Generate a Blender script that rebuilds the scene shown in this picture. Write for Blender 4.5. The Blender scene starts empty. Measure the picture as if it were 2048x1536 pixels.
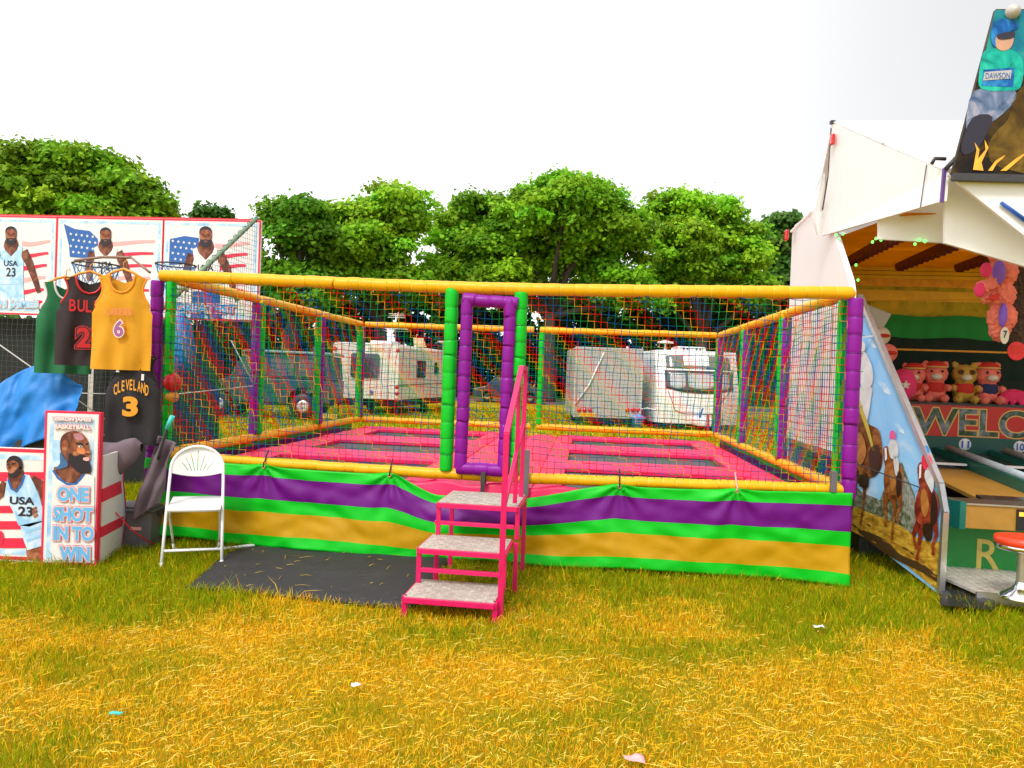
import bpy, math, random
import numpy as np
from mathutils import Vector, Matrix

# ------------------------------------------------------------------ camera
scene = bpy.context.scene
FPX, PITCH, ROLL, CAMH = 1500.0, -0.0108, 0.0372, 1.5
Fv = Vector((0, math.cos(PITCH), math.sin(PITCH)))
U0 = Vector((0, -math.sin(PITCH), math.cos(PITCH)))
R0 = Vector((1, 0, 0))
Rv = math.cos(ROLL) * R0 + math.sin(ROLL) * U0
Uv = -math.sin(ROLL) * R0 + math.cos(ROLL) * U0
CAM = Vector((0, 0, CAMH))
cam = bpy.data.cameras.new('camera')
cam.sensor_fit = 'HORIZONTAL'; cam.sensor_width = 36.0
cam.lens = FPX / 2048 * 36.0
cam.clip_start = 0.05; cam.clip_end = 2000
camo = bpy.data.objects.new('camera', cam)
scene.collection.objects.link(camo)
m = Matrix.Identity(4)
for i in range(3):
    m[i][0] = Rv[i]; m[i][1] = Uv[i]; m[i][2] = -Fv[i]; m[i][3] = CAM[i]
camo.matrix_world = m
scene.camera = camo

# ------------------------------------------------------------------ world, sun, exposure
SUN_EL, SUN_AZ = math.radians(52), math.radians(205)     # azimuth measured clockwise from +Y
world = bpy.data.worlds.new('World'); scene.world = world; world.use_nodes = True
wn, wl = world.node_tree.nodes, world.node_tree.links
wn.clear()
wo = wn.new('ShaderNodeOutputWorld'); bg = wn.new('ShaderNodeBackground')
sky = wn.new('ShaderNodeTexSky'); sky.sky_type = 'NISHITA'; sky.sun_disc = False
sky.sun_elevation = SUN_EL; sky.sun_rotation = SUN_AZ
wtc = wn.new('ShaderNodeTexCoord'); wnoise = wn.new('ShaderNodeTexNoise')
wnoise.inputs['Scale'].default_value = 1.0; wnoise.inputs['Detail'].default_value = 2.5
wmap = wn.new('ShaderNodeMapping'); wmap.inputs['Location'].default_value = (0.0, 0.0, 0.0)
wramp = wn.new('ShaderNodeMapRange')
wramp.inputs[1].default_value = 0.3; wramp.inputs[2].default_value = 0.75
wramp.inputs[3].default_value = 10.0; wramp.inputs[4].default_value = 7.6
wmix = wn.new('ShaderNodeMix'); wmix.data_type = 'RGBA'; wmix.inputs[0].default_value = 0.93
wcol = wn.new('ShaderNodeCombineColor')
wl.new(wtc.outputs['Generated'], wmap.inputs['Vector']); wl.new(wmap.outputs[0], wnoise.inputs['Vector'])
wl.new(wnoise.outputs['Fac'], wramp.inputs[0])
# the cloud cover is thinner and brighter towards the left, greyer towards the right
wsep = wn.new('ShaderNodeSeparateXYZ'); wl.new(wtc.outputs['Generated'], wsep.inputs[0])
wgr = wn.new('ShaderNodeMapRange'); wgr.interpolation_type = 'SMOOTHSTEP'
wgr.inputs[1].default_value = -.25; wgr.inputs[2].default_value = .75; wgr.inputs[3].default_value = 1.12; wgr.inputs[4].default_value = .55
wl.new(wsep.outputs[0], wgr.inputs[0])
wmul = wn.new('ShaderNodeMath'); wmul.operation = 'MULTIPLY'
wl.new(wramp.outputs[0], wmul.inputs[0]); wl.new(wgr.outputs[0], wmul.inputs[1])
for i in range(3): wl.new(wmul.outputs[0], wcol.inputs[i])
wl.new(sky.outputs[0], wmix.inputs[6]); wl.new(wcol.outputs[0], wmix.inputs[7])
wl.new(wmix.outputs[2], bg.inputs['Color']); bg.inputs['Strength'].default_value = 0.11
wl.new(bg.outputs[0], wo.inputs['Surface'])
sun = bpy.data.lights.new('sun', 'SUN'); sun.energy = 1.5; sun.angle = math.radians(14); sun.color = (1, .965, .9)
suno = bpy.data.objects.new('sun', sun); scene.collection.objects.link(suno)
sd = Vector((math.sin(SUN_AZ) * math.cos(SUN_EL), math.cos(SUN_AZ) * math.cos(SUN_EL), math.sin(SUN_EL)))
suno.rotation_euler = (-sd).to_track_quat('-Z', 'Y').to_euler()
suno.location = sd * 60
vs = scene.view_settings
vs.view_transform = 'Standard'; vs.look = 'None'; vs.gamma = 1.0; vs.exposure = 0.66
vs.use_curve_mapping = False

# ------------------------------------------------------------------ helpers
def ray(px, py): return Fv + Rv * ((px - 1024) / FPX) - Uv * ((py - 768) / FPX)
def at(px, py, Y):
    d = ray(px, py); return CAM + d * (Y / d.y)
def gnd(px, py, z=0.0):
    d = ray(px, py); return CAM + d * ((z - CAMH) / d.z)

def sane(c): return (c[0], c[1], c[2], 1)
MATS = {}
def mat(name, rgb, rough=.5, var=.12, vs=6.0, bump=0.0, bs=60.0, metal=0.0, spec=.5, dirt=0.0, dirtcol=(.12, .09, .05), coat=0.0, emit=0.0):
    if name in MATS: return MATS[name]
    m = bpy.data.materials.new(name); m.use_nodes = True; MATS[name] = m
    n, l = m.node_tree.nodes, m.node_tree.links
    b = n['Principled BSDF']
    b.inputs['Roughness'].default_value = rough; b.inputs['Metallic'].default_value = metal
    b.inputs['Specular IOR Level'].default_value = spec
    if coat: b.inputs['Coat Weight'].default_value = coat; b.inputs['Coat Roughness'].default_value = .15
    tc = n.new('ShaderNodeTexCoord')
    col = None
    if var:
        nz = n.new('ShaderNodeTexNoise'); nz.inputs['Scale'].default_value = vs; nz.inputs['Detail'].default_value = 6
        nz.inputs['Roughness'].default_value = .65
        l.new(tc.outputs['Object'], nz.inputs['Vector'])
        mr = n.new('ShaderNodeMapRange'); mr.inputs[1].default_value = .25; mr.inputs[2].default_value = .75
        mr.inputs[3].default_value = 1 - var; mr.inputs[4].default_value = 1 + var
        l.new(nz.outputs['Fac'], mr.inputs[0])
        mx = n.new('ShaderNodeMix'); mx.data_type = 'RGBA'; mx.blend_type = 'MULTIPLY'; mx.inputs[0].default_value = 1
        mx.inputs[6].default_value = sane(rgb)
        l.new(mr.outputs[0], mx.inputs[7]); col = mx.outputs[2]
        rr = n.new('ShaderNodeMapRange'); rr.inputs[3].default_value = max(.03, rough - .1); rr.inputs[4].default_value = min(1, rough + .1)
        l.new(nz.outputs['Fac'], rr.inputs[0]); l.new(rr.outputs[0], b.inputs['Roughness'])
    if dirt:
        d1 = n.new('ShaderNodeTexNoise'); d1.inputs['Scale'].default_value = 2.2; d1.inputs['Detail'].default_value = 9; d1.inputs['Roughness'].default_value = .75
        mp = n.new('ShaderNodeMapping'); mp.inputs['Scale'].default_value = (1.6, 1.6, .35)
        l.new(tc.outputs['Object'], mp.inputs['Vector']); l.new(mp.outputs[0], d1.inputs['Vector'])
        dr = n.new('ShaderNodeMapRange'); dr.inputs[1].default_value = .5; dr.inputs[2].default_value = .8
        dr.inputs[3].default_value = 0; dr.inputs[4].default_value = dirt
        l.new(d1.outputs['Fac'], dr.inputs[0])
        mx2 = n.new('ShaderNodeMix'); mx2.data_type = 'RGBA'
        mx2.inputs[7].default_value = sane(dirtcol)
        l.new(dr.outputs[0], mx2.inputs[0])
        if col: l.new(col, mx2.inputs[6])
        else: mx2.inputs[6].default_value = sane(rgb)
        col = mx2.outputs[2]
    if col: l.new(col, b.inputs['Base Color'])
    else: b.inputs['Base Color'].default_value = sane(rgb)
    if bump:
        bz = n.new('ShaderNodeTexNoise'); bz.inputs['Scale'].default_value = bs; bz.inputs['Detail'].default_value = 4
        l.new(tc.outputs['Object'], bz.inputs['Vector'])
        bp = n.new('ShaderNodeBump'); bp.inputs['Strength'].default_value = bump; bp.inputs['Distance'].default_value = .01
        l.new(bz.outputs['Fac'], bp.inputs['Height']); l.new(bp.outputs[0], b.inputs['Normal'])
    if emit:
        b.inputs['Emission Color'].default_value = sane(rgb); b.inputs['Emission Strength'].default_value = emit
    return m

def mottle(name, stops, scale=8.0, rough=.45, spec=.3, stretch=(1, 1, 1), detail=6, dist=.6):
    """printed picture surface: several inks blended by noise"""
    if name in MATS: return MATS[name]
    m = bpy.data.materials.new(name); m.use_nodes = True; MATS[name] = m
    n, l = m.node_tree.nodes, m.node_tree.links; b = n['Principled BSDF']
    b.inputs['Roughness'].default_value = rough; b.inputs['Specular IOR Level'].default_value = spec
    tc = n.new('ShaderNodeTexCoord'); mp = n.new('ShaderNodeMapping'); mp.inputs['Scale'].default_value = stretch
    nz = n.new('ShaderNodeTexNoise'); nz.inputs['Scale'].default_value = scale; nz.inputs['Detail'].default_value = detail; nz.inputs['Roughness'].default_value = .6; nz.inputs['Distortion'].default_value = dist
    l.new(tc.outputs['Object'], mp.inputs['Vector']); l.new(mp.outputs[0], nz.inputs['Vector'])
    r = n.new('ShaderNodeValToRGB'); e = r.color_ramp.elements
    while len(e) < len(stops): e.new(.5)
    for q, (p, c) in zip(e, stops): q.position = p; q.color = sane(c)
    l.new(nz.outputs['Fac'], r.inputs[0]); l.new(r.outputs[0], b.inputs['Base Color'])
    return m

def attr_mat(name, rough=.6, transl=.25, var=.15, spec=.3, vs=3.0):
    """colour from the per-blade / per-leaf colour attribute; thin leaves let some light through"""
    m = bpy.data.materials.new(name); m.use_nodes = True; MATS[name] = m
    n, l = m.node_tree.nodes, m.node_tree.links
    b = n['Principled BSDF']; b.inputs['Roughness'].default_value = rough; b.inputs['Specular IOR Level'].default_value = spec
    a = n.new('ShaderNodeAttribute'); a.attribute_name = 'Col'
    l.new(a.outputs['Color'], b.inputs['Base Color'])
    if transl:
        t = n.new('ShaderNodeBsdfTranslucent'); l.new(a.outputs['Color'], t.inputs['Color'])
        mx = n.new('ShaderNodeMixShader'); mx.inputs[0].default_value = transl
        l.new(b.outputs[0], mx.inputs[1]); l.new(t.outputs[0], mx.inputs[2])
        l.new(mx.outputs[0], n['Material Output'].inputs['Surface'])
    return m

COL = scene.collection
def tag(o, label=None, cat=None, group=None, kind=None):
    if label: o['label'] = label
    if cat: o['category'] = cat
    if group: o['group'] = group
    if kind: o['kind'] = kind
    return o
def thing(name, loc, label, cat, group=None):
    o = bpy.data.objects.new(name, None); o.location = loc; o.empty_display_size = .2
    COL.objects.link(o); WORLDLOC[o.name] = Vector(loc)
    return tag(o, label, cat, group)
WORLDLOC = {}

class MB:
    """collects geometry for ONE mesh object (world coordinates)"""
    def __init__(s): s.v = []; s.f = []; s.mi = []; s.sm = []
    def add(s, vs, fs, mi=0, smooth=False):
        b = len(s.v); s.v += [tuple(x) for x in vs]
        for f in fs: s.f.append(tuple(b + i for i in f)); s.mi.append(mi); s.sm.append(smooth)
        return s
    def box(s, c, size, ax=None, mi=0):
        c = Vector(c); hx, hy, hz = size[0] / 2, size[1] / 2, size[2] / 2
        X, Y, Z = ax if ax else (Vector((1, 0, 0)), Vector((0, 1, 0)), Vector((0, 0, 1)))
        vs = [c + X * (sx * hx) + Y * (sy * hy) + Z * (sz * hz) for sz in (-1, 1) for sx, sy in ((-1, -1), (1, -1), (1, 1), (-1, 1))]
        return s.add(vs, [(3, 2, 1, 0), (4, 5, 6, 7), (0, 1, 5, 4), (1, 2, 6, 5), (2, 3, 7, 6), (3, 0, 4, 7)], mi)
    def bar(s, p, q, w, h=None, up=Vector((0, 0, 1)), mi=0):
        p, q = Vector(p), Vector(q); d = q - p; L = d.length; Y = d.normalized()
        if abs(Y.dot(up)) > .98: up = Vector((0, 1, 0)) if abs(Y.y) < .9 else Vector((1, 0, 0))
        X = Y.cross(up).normalized(); Z = X.cross(Y).normalized()
        return s.box((p + q) / 2, (w, L, h or w), (X, Y, Z), mi)
    def tube(s, pts, r, n=8, mi=0, caps=True, closed=False):
        pts = [Vector(p) for p in pts]; k = len(pts)
        rs = r if isinstance(r, (list, tuple)) else [r] * k
        base = len(s.v); prev = None
        for i, p in enumerate(pts):
            a = pts[(i - 1) % k] if (closed or i > 0) else p
            b = pts[(i + 1) % k] if (closed or i < k - 1) else p
            d = (b - a).normalized()
            if prev is None:
                ref = Vector((0, 0, 1)) if abs(d.z) < .9 else Vector((1, 0, 0))
                X = d.cross(ref).normalized()
            else:
                X = (prev - d * prev.dot(d))
                X = X.normalized() if X.length > 1e-6 else d.orthogonal().normalized()
            prev = X; Yv = d.cross(X)
            for j in range(n):
                t = 2 * math.pi * j / n
                s.v.append(tuple(p + X * (rs[i] * math.cos(t)) + Yv * (rs[i] * math.sin(t))))
        seg = k if closed else k - 1
        for i in range(seg):
            for j in range(n):
                a0 = base + i * n + j; a1 = base + i * n + (j + 1) % n
                b0 = base + ((i + 1) % k) * n + j; b1 = base + ((i + 1) % k) * n + (j + 1) % n
                s.f.append((a0, a1, b1, b0)); s.mi.append(mi); s.sm.append(True)
        if caps and not closed:
            s.f.append(tuple(base + j for j in range(n))[::-1]); s.mi.append(mi); s.sm.append(False)
            s.f.append(tuple(base + (k - 1) * n + j for j in range(n))); s.mi.append(mi); s.sm.append(False)
        return s
    def ell(s, c, r, n=16, k=10, mi=0, ax=None):
        c = Vector(c); base = len(s.v)
        X, Y, Z = ax if ax else (Vector((1, 0, 0)), Vector((0, 1, 0)), Vector((0, 0, 1)))
        for i in range(k + 1):
            ph = math.pi * i / k
            for j in range(n):
                t = 2 * math.pi * j / n
                s.v.append(tuple(c + X * (r[0] * math.sin(ph) * math.cos(t)) + Y * (r[1] * math.sin(ph) * math.sin(t)) - Z * (r[2] * math.cos(ph))))
        for i in range(k):
            for j in range(n):
                s.f.append((base + i * n + j, base + i * n + (j + 1) % n, base + (i + 1) * n + (j + 1) % n, base + (i + 1) * n + j)); s.mi.append(mi); s.sm.append(True)
        return s
    def prism(s, pts, off, mi=0):
        """closed slab: polygon pts extruded by vector off"""
        pts = [Vector(p) for p in pts]; n = len(pts); off = Vector(off)
        vs = pts + [p + off for p in pts]
        fs = [tuple(range(n)), tuple(range(2 * n - 1, n - 1, -1))] + [(i, i + n, (i + 1) % n + n, (i + 1) % n) for i in range(n)]
        return s.add(vs, fs, mi)
    def grid(s, fn, nu, nv, mi=0, smooth=True, mifn=None):
        base = len(s.v)
        for j in range(nv + 1):
            for i in range(nu + 1): s.v.append(tuple(fn(i / nu, j / nv)))
        for j in range(nv):
            for i in range(nu):
                a = base + j * (nu + 1) + i
                s.f.append((a, a + 1, a + nu + 2, a + nu + 1)); s.mi.append(mifn((j + .5) / nv) if mifn else mi); s.sm.append(smooth)
        return s
    def lathe(s, c, prof, n=20, mi=0, axis=Vector((0, 0, 1))):
        axis = axis.normalized(); X = axis.orthogonal().normalized(); Y = axis.cross(X); c = Vector(c); base = len(s.v)
        for r, z in prof:
            for j in range(n):
                t = 2 * math.pi * j / n
                s.v.append(tuple(c + axis * z + X * (r * math.cos(t)) + Y * (r * math.sin(t))))
        for i in range(len(prof) - 1):
            for j in range(n):
                s.f.append((base + i * n + j, base + i * n + (j + 1) % n, base + (i + 1) * n + (j + 1) % n, base + (i + 1) * n + j)); s.mi.append(mi); s.sm.append(True)
        return s

def obj(name, mb, mats, parent=None, bevel=0.0, smooth_all=False, kind=None, solid=0.0, fixn=False):
    if not isinstance(mats, (list, tuple)): mats = [mats]
    lo = np.array(mb.v, dtype=float); c = Vector(((lo.min(0) + lo.max(0)) / 2).tolist())
    me = bpy.data.meshes.new(name)
    me.from_pydata([tuple(Vector(v) - c) for v in mb.v], [], mb.f)
    for mm in mats: me.materials.append(mm)
    me.polygons.foreach_set('material_index', mb.mi)
    me.polygons.foreach_set('use_smooth', [True] * len(mb.f) if smooth_all else mb.sm)
    if fixn:
        import bmesh
        bm = bmesh.new(); bm.from_mesh(me); bmesh.ops.recalc_face_normals(bm, faces=bm.faces); bm.to_mesh(me); bm.free()
    me.update()
    return link(name, me, c, parent, bevel, kind, solid)
def link(name, me, c, parent=None, bevel=0.0, kind=None, solid=0.0):
    o = bpy.data.objects.new(name, me); COL.objects.link(o)
    WORLDLOC[o.name] = Vector(c)
    if parent: o.parent = parent; o.location = Vector(c) - WORLDLOC[parent.name]
    else: o.location = c
    if solid:
        sm = o.modifiers.new('thickness', 'SOLIDIFY'); sm.thickness = solid; sm.offset = 0
    if bevel:
        bv = o.modifiers.new('bevel', 'BEVEL'); bv.width = bevel; bv.segments = 2; bv.limit_method = 'ANGLE'; bv.angle_limit = math.radians(40)
    if kind: o['kind'] = kind
    return o
def fast(name, verts, tris, colors, material, parent=None, kind='stuff', loc=(0, 0, 0)):
    me = bpy.data.meshes.new(name)
    nv, nt = len(verts), len(tris)
    me.vertices.add(nv); me.vertices.foreach_set('co', np.ascontiguousarray(verts, dtype=np.float32).ravel())
    me.loops.add(nt * 3); me.loops.foreach_set('vertex_index', np.ascontiguousarray(tris, dtype=np.int32).ravel())
    me.polygons.add(nt); me.polygons.foreach_set('loop_start', np.arange(0, nt * 3, 3, dtype=np.int32))
    me.materials.append(material)
    if colors is not None:
        a = me.color_attributes.new('Col', 'FLOAT_COLOR', 'POINT')
        cc = np.ones((nv, 4), dtype=np.float32); cc[:, :3] = colors; a.data.foreach_set('color', cc.ravel())
    me.update(calc_edges=True); me.validate()
    return link(name, me, loc, parent, kind=kind)

def catmull(pts, n=6, closed=True):
    out = []; k = len(pts)
    for i in range(k if closed else k - 1):
        p0, p1, p2, p3 = (pts[(i + d) % k] if closed else pts[min(max(i + d, 0), k - 1)] for d in (-1, 0, 1, 2))
        for j in range(n):
            t = j / n
            out.append(tuple(.5 * (2 * p1[a] + (p2[a] - p0[a]) * t + (2 * p0[a] - 5 * p1[a] + 4 * p2[a] - p3[a]) * t * t + (3 * p1[a] - p0[a] - 3 * p2[a] + p3[a]) * t ** 3) for a in (0, 1)))
    if not closed: out.append(tuple(pts[-1]))
    return out

TXT = {}
def text_mesh(s, offset=0.0):
    key = (s, round(offset, 4))
    if key in TXT: return TXT[key]
    c = bpy.data.curves.new('lettering', 'FONT'); c.body = s; c.size = 1; c.offset = offset; c.resolution_u = 4; c.fill_mode = 'FRONT'
    o = bpy.data.objects.new('lettering', c); COL.objects.link(o)
    bpy.context.view_layer.update()
    me = bpy.data.meshes.new_from_object(o.evaluated_get(bpy.context.evaluated_depsgraph_get()))
    vs = [tuple(v.co) for v in me.vertices]; fs = [tuple(p.vertices) for p in me.polygons]
    bpy.data.objects.remove(o); bpy.data.curves.remove(c); bpy.data.meshes.remove(me)
    TXT[key] = (vs, fs); return TXT[key]

class Board:
    """a flat printed face: plane with origin o and unit axes ex (right), ey (up); n points to the viewer"""
    def __init__(s, o, ex, ey, step=.0016):
        s.o = Vector(o); s.ex = Vector(ex).normalized(); ey = Vector(ey); s.n = s.ex.cross(ey).normalized(); s.ey = s.n.cross(s.ex); s.step = step
    def uv(s, px, py):
        d = ray(px, py); t = (s.o - CAM).dot(s.n) / d.dot(s.n); p = CAM + d * t - s.o
        return (p.dot(s.ex), p.dot(s.ey))
    def P(s, u, v, layer=0): return s.o + s.ex * u + s.ey * v + s.n * (s.step * layer)
    def shape(s, name, pts, m, layer, parent, pix=True, smooth=0, rev=False):
        if pix: pts = [s.uv(*p) for p in pts]
        if smooth: pts = catmull(pts, smooth)
        a = sum(pts[i][0] * pts[(i + 1) % len(pts)][1] - pts[(i + 1) % len(pts)][0] * pts[i][1] for i in range(len(pts)))
        if a < 0: pts = pts[::-1]
        mb = MB(); mb.add([s.P(u, v, layer) for u, v in pts], [tuple(range(len(pts)))])
        return obj(name, mb, m, parent)
    def shapes(s, name, polys, m, layer, parent, pix=True, smooth=0):
        mb = MB()
        for pts in polys:
            if pix: pts = [s.uv(*p) for p in pts]
            if smooth: pts = catmull(pts, smooth)
            a = sum(pts[i][0] * pts[(i + 1) % len(pts)][1] - pts[(i + 1) % len(pts)][0] * pts[i][1] for i in range(len(pts)))
            if a < 0: pts = pts[::-1]
            mb.add([s.P(u, v, layer) for u, v in pts], [tuple(range(len(pts)))])
        return obj(name, mb, m, parent)
    def limb(s, pts, w):
        """pixel polyline with widths -> outline polygon in uv"""
        q = [s.uv(*p) for p in pts]; L, R = [], []
        for i, p in enumerate(q):
            a = q[max(i - 1, 0)]; b = q[min(i + 1, len(q) - 1)]
            d = Vector((b[0] - a[0], b[1] - a[1])).normalized(); nn = Vector((-d.y, d.x)); wi = w[i] if isinstance(w, (list, tuple)) else w
            L.append((p[0] + nn.x * wi, p[1] + nn.y * wi)); R.append((p[0] - nn.x * wi, p[1] - nn.y * wi))
        return L + R[::-1]
    def text(s, name, txt, x0, y0, x1, y1, m, layer, parent, pix=True, offset=0.0, ref=0.0):
        """lettering fitted to the rectangle x0..x1, y0 (top)..y1 (bottom)"""
        if pix: (u0, v1), (u1, v0) = s.uv(x0, y0), s.uv(x1, y1)
        else: u0, v1, u1, v0 = x0, y0, x1, y1
        rv, _ = text_mesh(txt, ref); vs_, fs = text_mesh(txt, offset)
        ax = [v[0] for v in rv]; ay = [v[1] for v in rv]
        sx = (u1 - u0) / (max(ax) - min(ax)); sy = (v1 - v0) / (max(ay) - min(ay))
        mb = MB(); mb.add([s.P(u0 + (v[0] - min(ax)) * sx, v0 + (v[1] - min(ay)) * sy, layer) for v in vs_], fs)
        return obj(name, mb, m, parent)
    def otext(s, txt, x0, y0, x1, y1, fill, edge, halo, layer, parent, pix=True, bold=.03):
        s.text('lettering_halo', txt, x0, y0, x1, y1, halo, layer, parent, pix, bold + .075, bold)
        s.text('lettering_edge', txt, x0, y0, x1, y1, edge, layer + 1, parent, pix, bold + .045, bold)
        s.text('lettering', txt, x0, y0, x1, y1, fill, layer + 2, parent, pix, bold, bold)
def ellpts(cx, cy, rx, ry, n=16, a=0): return [(cx + rx * math.cos(t) * math.cos(a) - ry * math.sin(t) * math.sin(a), cy + rx * math.cos(t) * math.sin(a) + ry * math.sin(t) * math.cos(a)) for t in [2 * math.pi * i / n for i in range(n)]]
def starpts(cx, cy, r): return [(cx + (r if i % 2 == 0 else r * .42) * math.sin(math.pi * i / 5), cy - (r if i % 2 == 0 else r * .42) * math.cos(math.pi * i / 5)) for i in range(10)]

rnd = random.Random(7)
def vnoise(seed):
    """cheap smooth 2-D value noise, vectorised"""
    g = np.random.RandomState(seed).rand(64, 64)
    def f(x, y):
        x = np.asarray(x, float); y = np.asarray(y, float)
        xi = np.floor(x).astype(int); yi = np.floor(y).astype(int); fx = x - xi; fy = y - yi
        fx = fx * fx * (3 - 2 * fx); fy = fy * fy * (3 - 2 * fy)
        a = g[xi % 64, yi % 64]; b = g[(xi + 1) % 64, yi % 64]; c = g[xi % 64, (yi + 1) % 64]; d = g[(xi + 1) % 64, (yi + 1) % 64]
        return (a * (1 - fx) + b * fx) * (1 - fy) + (c * (1 - fx) + d * fx) * fy
    return f
N1, N2, N3 = vnoise(1), vnoise(2), vnoise(3)

# ------------------------------------------------------------------ palette
m_green = mat('green_vinyl', (.001, .50, .018), .4, .08, 9, .25, 25, spec=.3)
m_purple = mat('purple_vinyl', (.23, .003, .27), .4, .08, 9, .25, 25, spec=.3)
m_yellow = mat('yellow_vinyl', (.86, .42, .004), .38, .10, 7, .3, 22, dirt=.25, dirtcol=(.35, .14, .01), spec=.3)
m_pink = mat('pink_vinyl', (.84, .022, .12), .4, .14, 5, .5, 11, dirt=.18, dirtcol=(.45, .02, .08), spec=.3)
m_magenta = mat('magenta_paint', (.66, .001, .11), .4, .1, 10, .1, 60, dirt=.15, dirtcol=(.2, .01, .03))
m_black = mat('black_plastic', (.012, .012, .014), .45, .1)
m_bed = mat('trampoline_webbing', (.075, .068, .078), .7, .15, 20, .2, 200)
m_rubber = mat('rubber_matting', (.024, .022, .026), .75, .25, 9, .25, 120, dirt=.35, dirtcol=(.09, .075, .055))
m_white = mat('white_paint', (.82, .82, .82), .35, .03, 3, dirt=.10, dirtcol=(.45, .42, .36))
m_chair = mat('white_plastic', (.84, .84, .84), .38, .03, 12, dirt=.08, dirtcol=(.5, .48, .42))
m_whitem = mat('white_enamel_tube', (.82, .82, .82), .3, .04, 12)
m_cream = mat('cream_enamel', (.74, .71, .62), .3, .05, 3, dirt=.2, dirtcol=(.4, .36, .26))
m_lgrey = mat('light_grey_panel', (.50, .48, .46), .45, .06, 3, dirt=.2, dirtcol=(.25, .22, .18))
m_grey = mat('grey_plastic', (.13, .125, .14), .45, .12, 8, .1, 40)
m_dgrey = mat('dark_grey_steel', (.06, .058, .062), .5, .2, 20, metal=.4)
m_alu = mat('aluminium', (.62, .60, .62), .32, .1, 14, metal=.9)
m_chrome = mat('chrome', (.75, .75, .76), .12, .03, metal=1.0)
m_glass = mat('dark_glass', (.05, .055, .065), .08, .1, 3, spec=.8)
m_red = mat('red_paint', (.62, .012, .015), .38, .08)
m_redlamp = mat('red_lamp_lens', (.55, .006, .006), .2, .05, coat=.6)
m_cord = {'r': mat('red_cord', (.66, .006, .005), .8, .1, spec=.15), 'b': mat('blue_cord', (.004, .09, .30), .8, .1, spec=.15), 'g': mat('green_cord', (.003, .26, .06), .8, .1, spec=.15), 'y': mat('yellow_cord', (.72, .34, .004), .8, .1, spec=.15)}
m_blackcord = mat('black_cord', (.012, .014, .016), .8, .05)
m_skyblue = mat('sky_blue_print', (.30, .60, .86), .42, .05, 4)
m_paleblue = mottle('pale_blue_print', [(.3, (.22, .48, .82)), (.5, (.46, .70, .92)), (.66, (.78, .86, .92))], 7)
m_printwhite = mat('white_print', (.80, .79, .78), .42, .04, 4, dirt=.08, dirtcol=(.5, .46, .42))
m_printred = mat('red_print', (.78, .02, .07), .42, .08, 6)
m_printpink = mat('pink_print', (.92, .42, .42), .42, .06)
m_navy = mat('navy_print', (.02, .12, .42), .42, .12, 8)
m_skin = mottle('brown_skin_print', [(.3, (.03, .010, .012)), (.5, (.15, .045, .028)), (.68, (.36, .13, .07))], 9)
m_skinl = mottle('light_brown_skin_print', [(.3, (.09, .025, .02)), (.5, (.30, .09, .04)), (.68, (.60, .26, .13))], 11)
m_beard = mat('black_hair_print', (.015, .010, .02), .45, .1)
m_printblack = mat('black_print', (.015, .012, .03), .45, .1)

# ------------------------------------------------------------------ ground, road
def ground_mat():
    m = bpy.data.materials.new('grassy_soil'); m.use_nodes = True
    n, l = m.node_tree.nodes, m.node_tree.links; b = n['Principled BSDF']; b.inputs['Roughness'].default_value = .95; b.inputs['Specular IOR Level'].default_value = .1
    tc = n.new('ShaderNodeTexCoord')
    n1 = n.new('ShaderNodeTexNoise'); n1.inputs['Scale'].default_value = .9; n1.inputs['Detail'].default_value = 8; n1.inputs['Roughness'].default_value = .7
    n2 = n.new('ShaderNodeTexNoise'); n2.inputs['Scale'].default_value = 45; n2.inputs['Detail'].default_value = 6; n2.inputs['Roughness'].default_value = .8
    l.new(tc.outputs['Object'], n1.inputs['Vector']); l.new(tc.outputs['Object'], n2.inputs['Vector'])
    r1 = n.new('ShaderNodeValToRGB'); e = r1.color_ramp.elements
    e[0].position = .35; e[0].color = (.24, .28, .006, 1); e[1].position = .62; e[1].color = (.58, .36, .008, 1)
    l.new(n1.outputs['Fac'], r1.inputs[0])
    mr = n.new('ShaderNodeMapRange'); mr.inputs[1].default_value = .3; mr.inputs[2].default_value = .7; mr.inputs[3].default_value = .5; mr.inputs[4].default_value = 1.25
    l.new(n2.outputs['Fac'], mr.inputs[0])
    mx = n.new('ShaderNodeMix'); mx.data_type = 'RGBA'; mx.blend_type = 'MULTIPLY'; mx.inputs[0].default_value = 1
    l.new(r1.outputs[0], mx.inputs[6]); l.new(mr.outputs[0], mx.inputs[7]); l.new(mx.outputs[2], b.inputs['Base Color'])
    bp = n.new('ShaderNodeBump'); bp.inputs['Strength'].default_value = .8; bp.inputs['Distance'].default_value = .03
    l.new(n2.outputs['Fac'], bp.inputs['Height']); l.new(bp.outputs[0], b.inputs['Normal'])
    return m
mb = MB(); mb.add([(-400, -60, 0), (400, -60, 0), (400, 700, 0), (-400, 700, 0)], [(0, 1, 2, 3)])
o = obj('ground', mb, ground_mat()); tag(o, 'worn grass field with dry straw patches under the fairground', 'ground', kind='structure')
m_tar = mat('asphalt', (.10, .10, .105), .9, .2, 3, .3, 30)
mb = MB(); mb.add([(-120, 43.5, .006), (120, 40.5, .006), (120, 46.5, .006), (-120, 49.5, .006)], [(0, 1, 2, 3)])
o = obj('road', mb, m_tar); tag(o, 'grey asphalt park road running behind the caravans', 'road', kind='structure')

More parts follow.
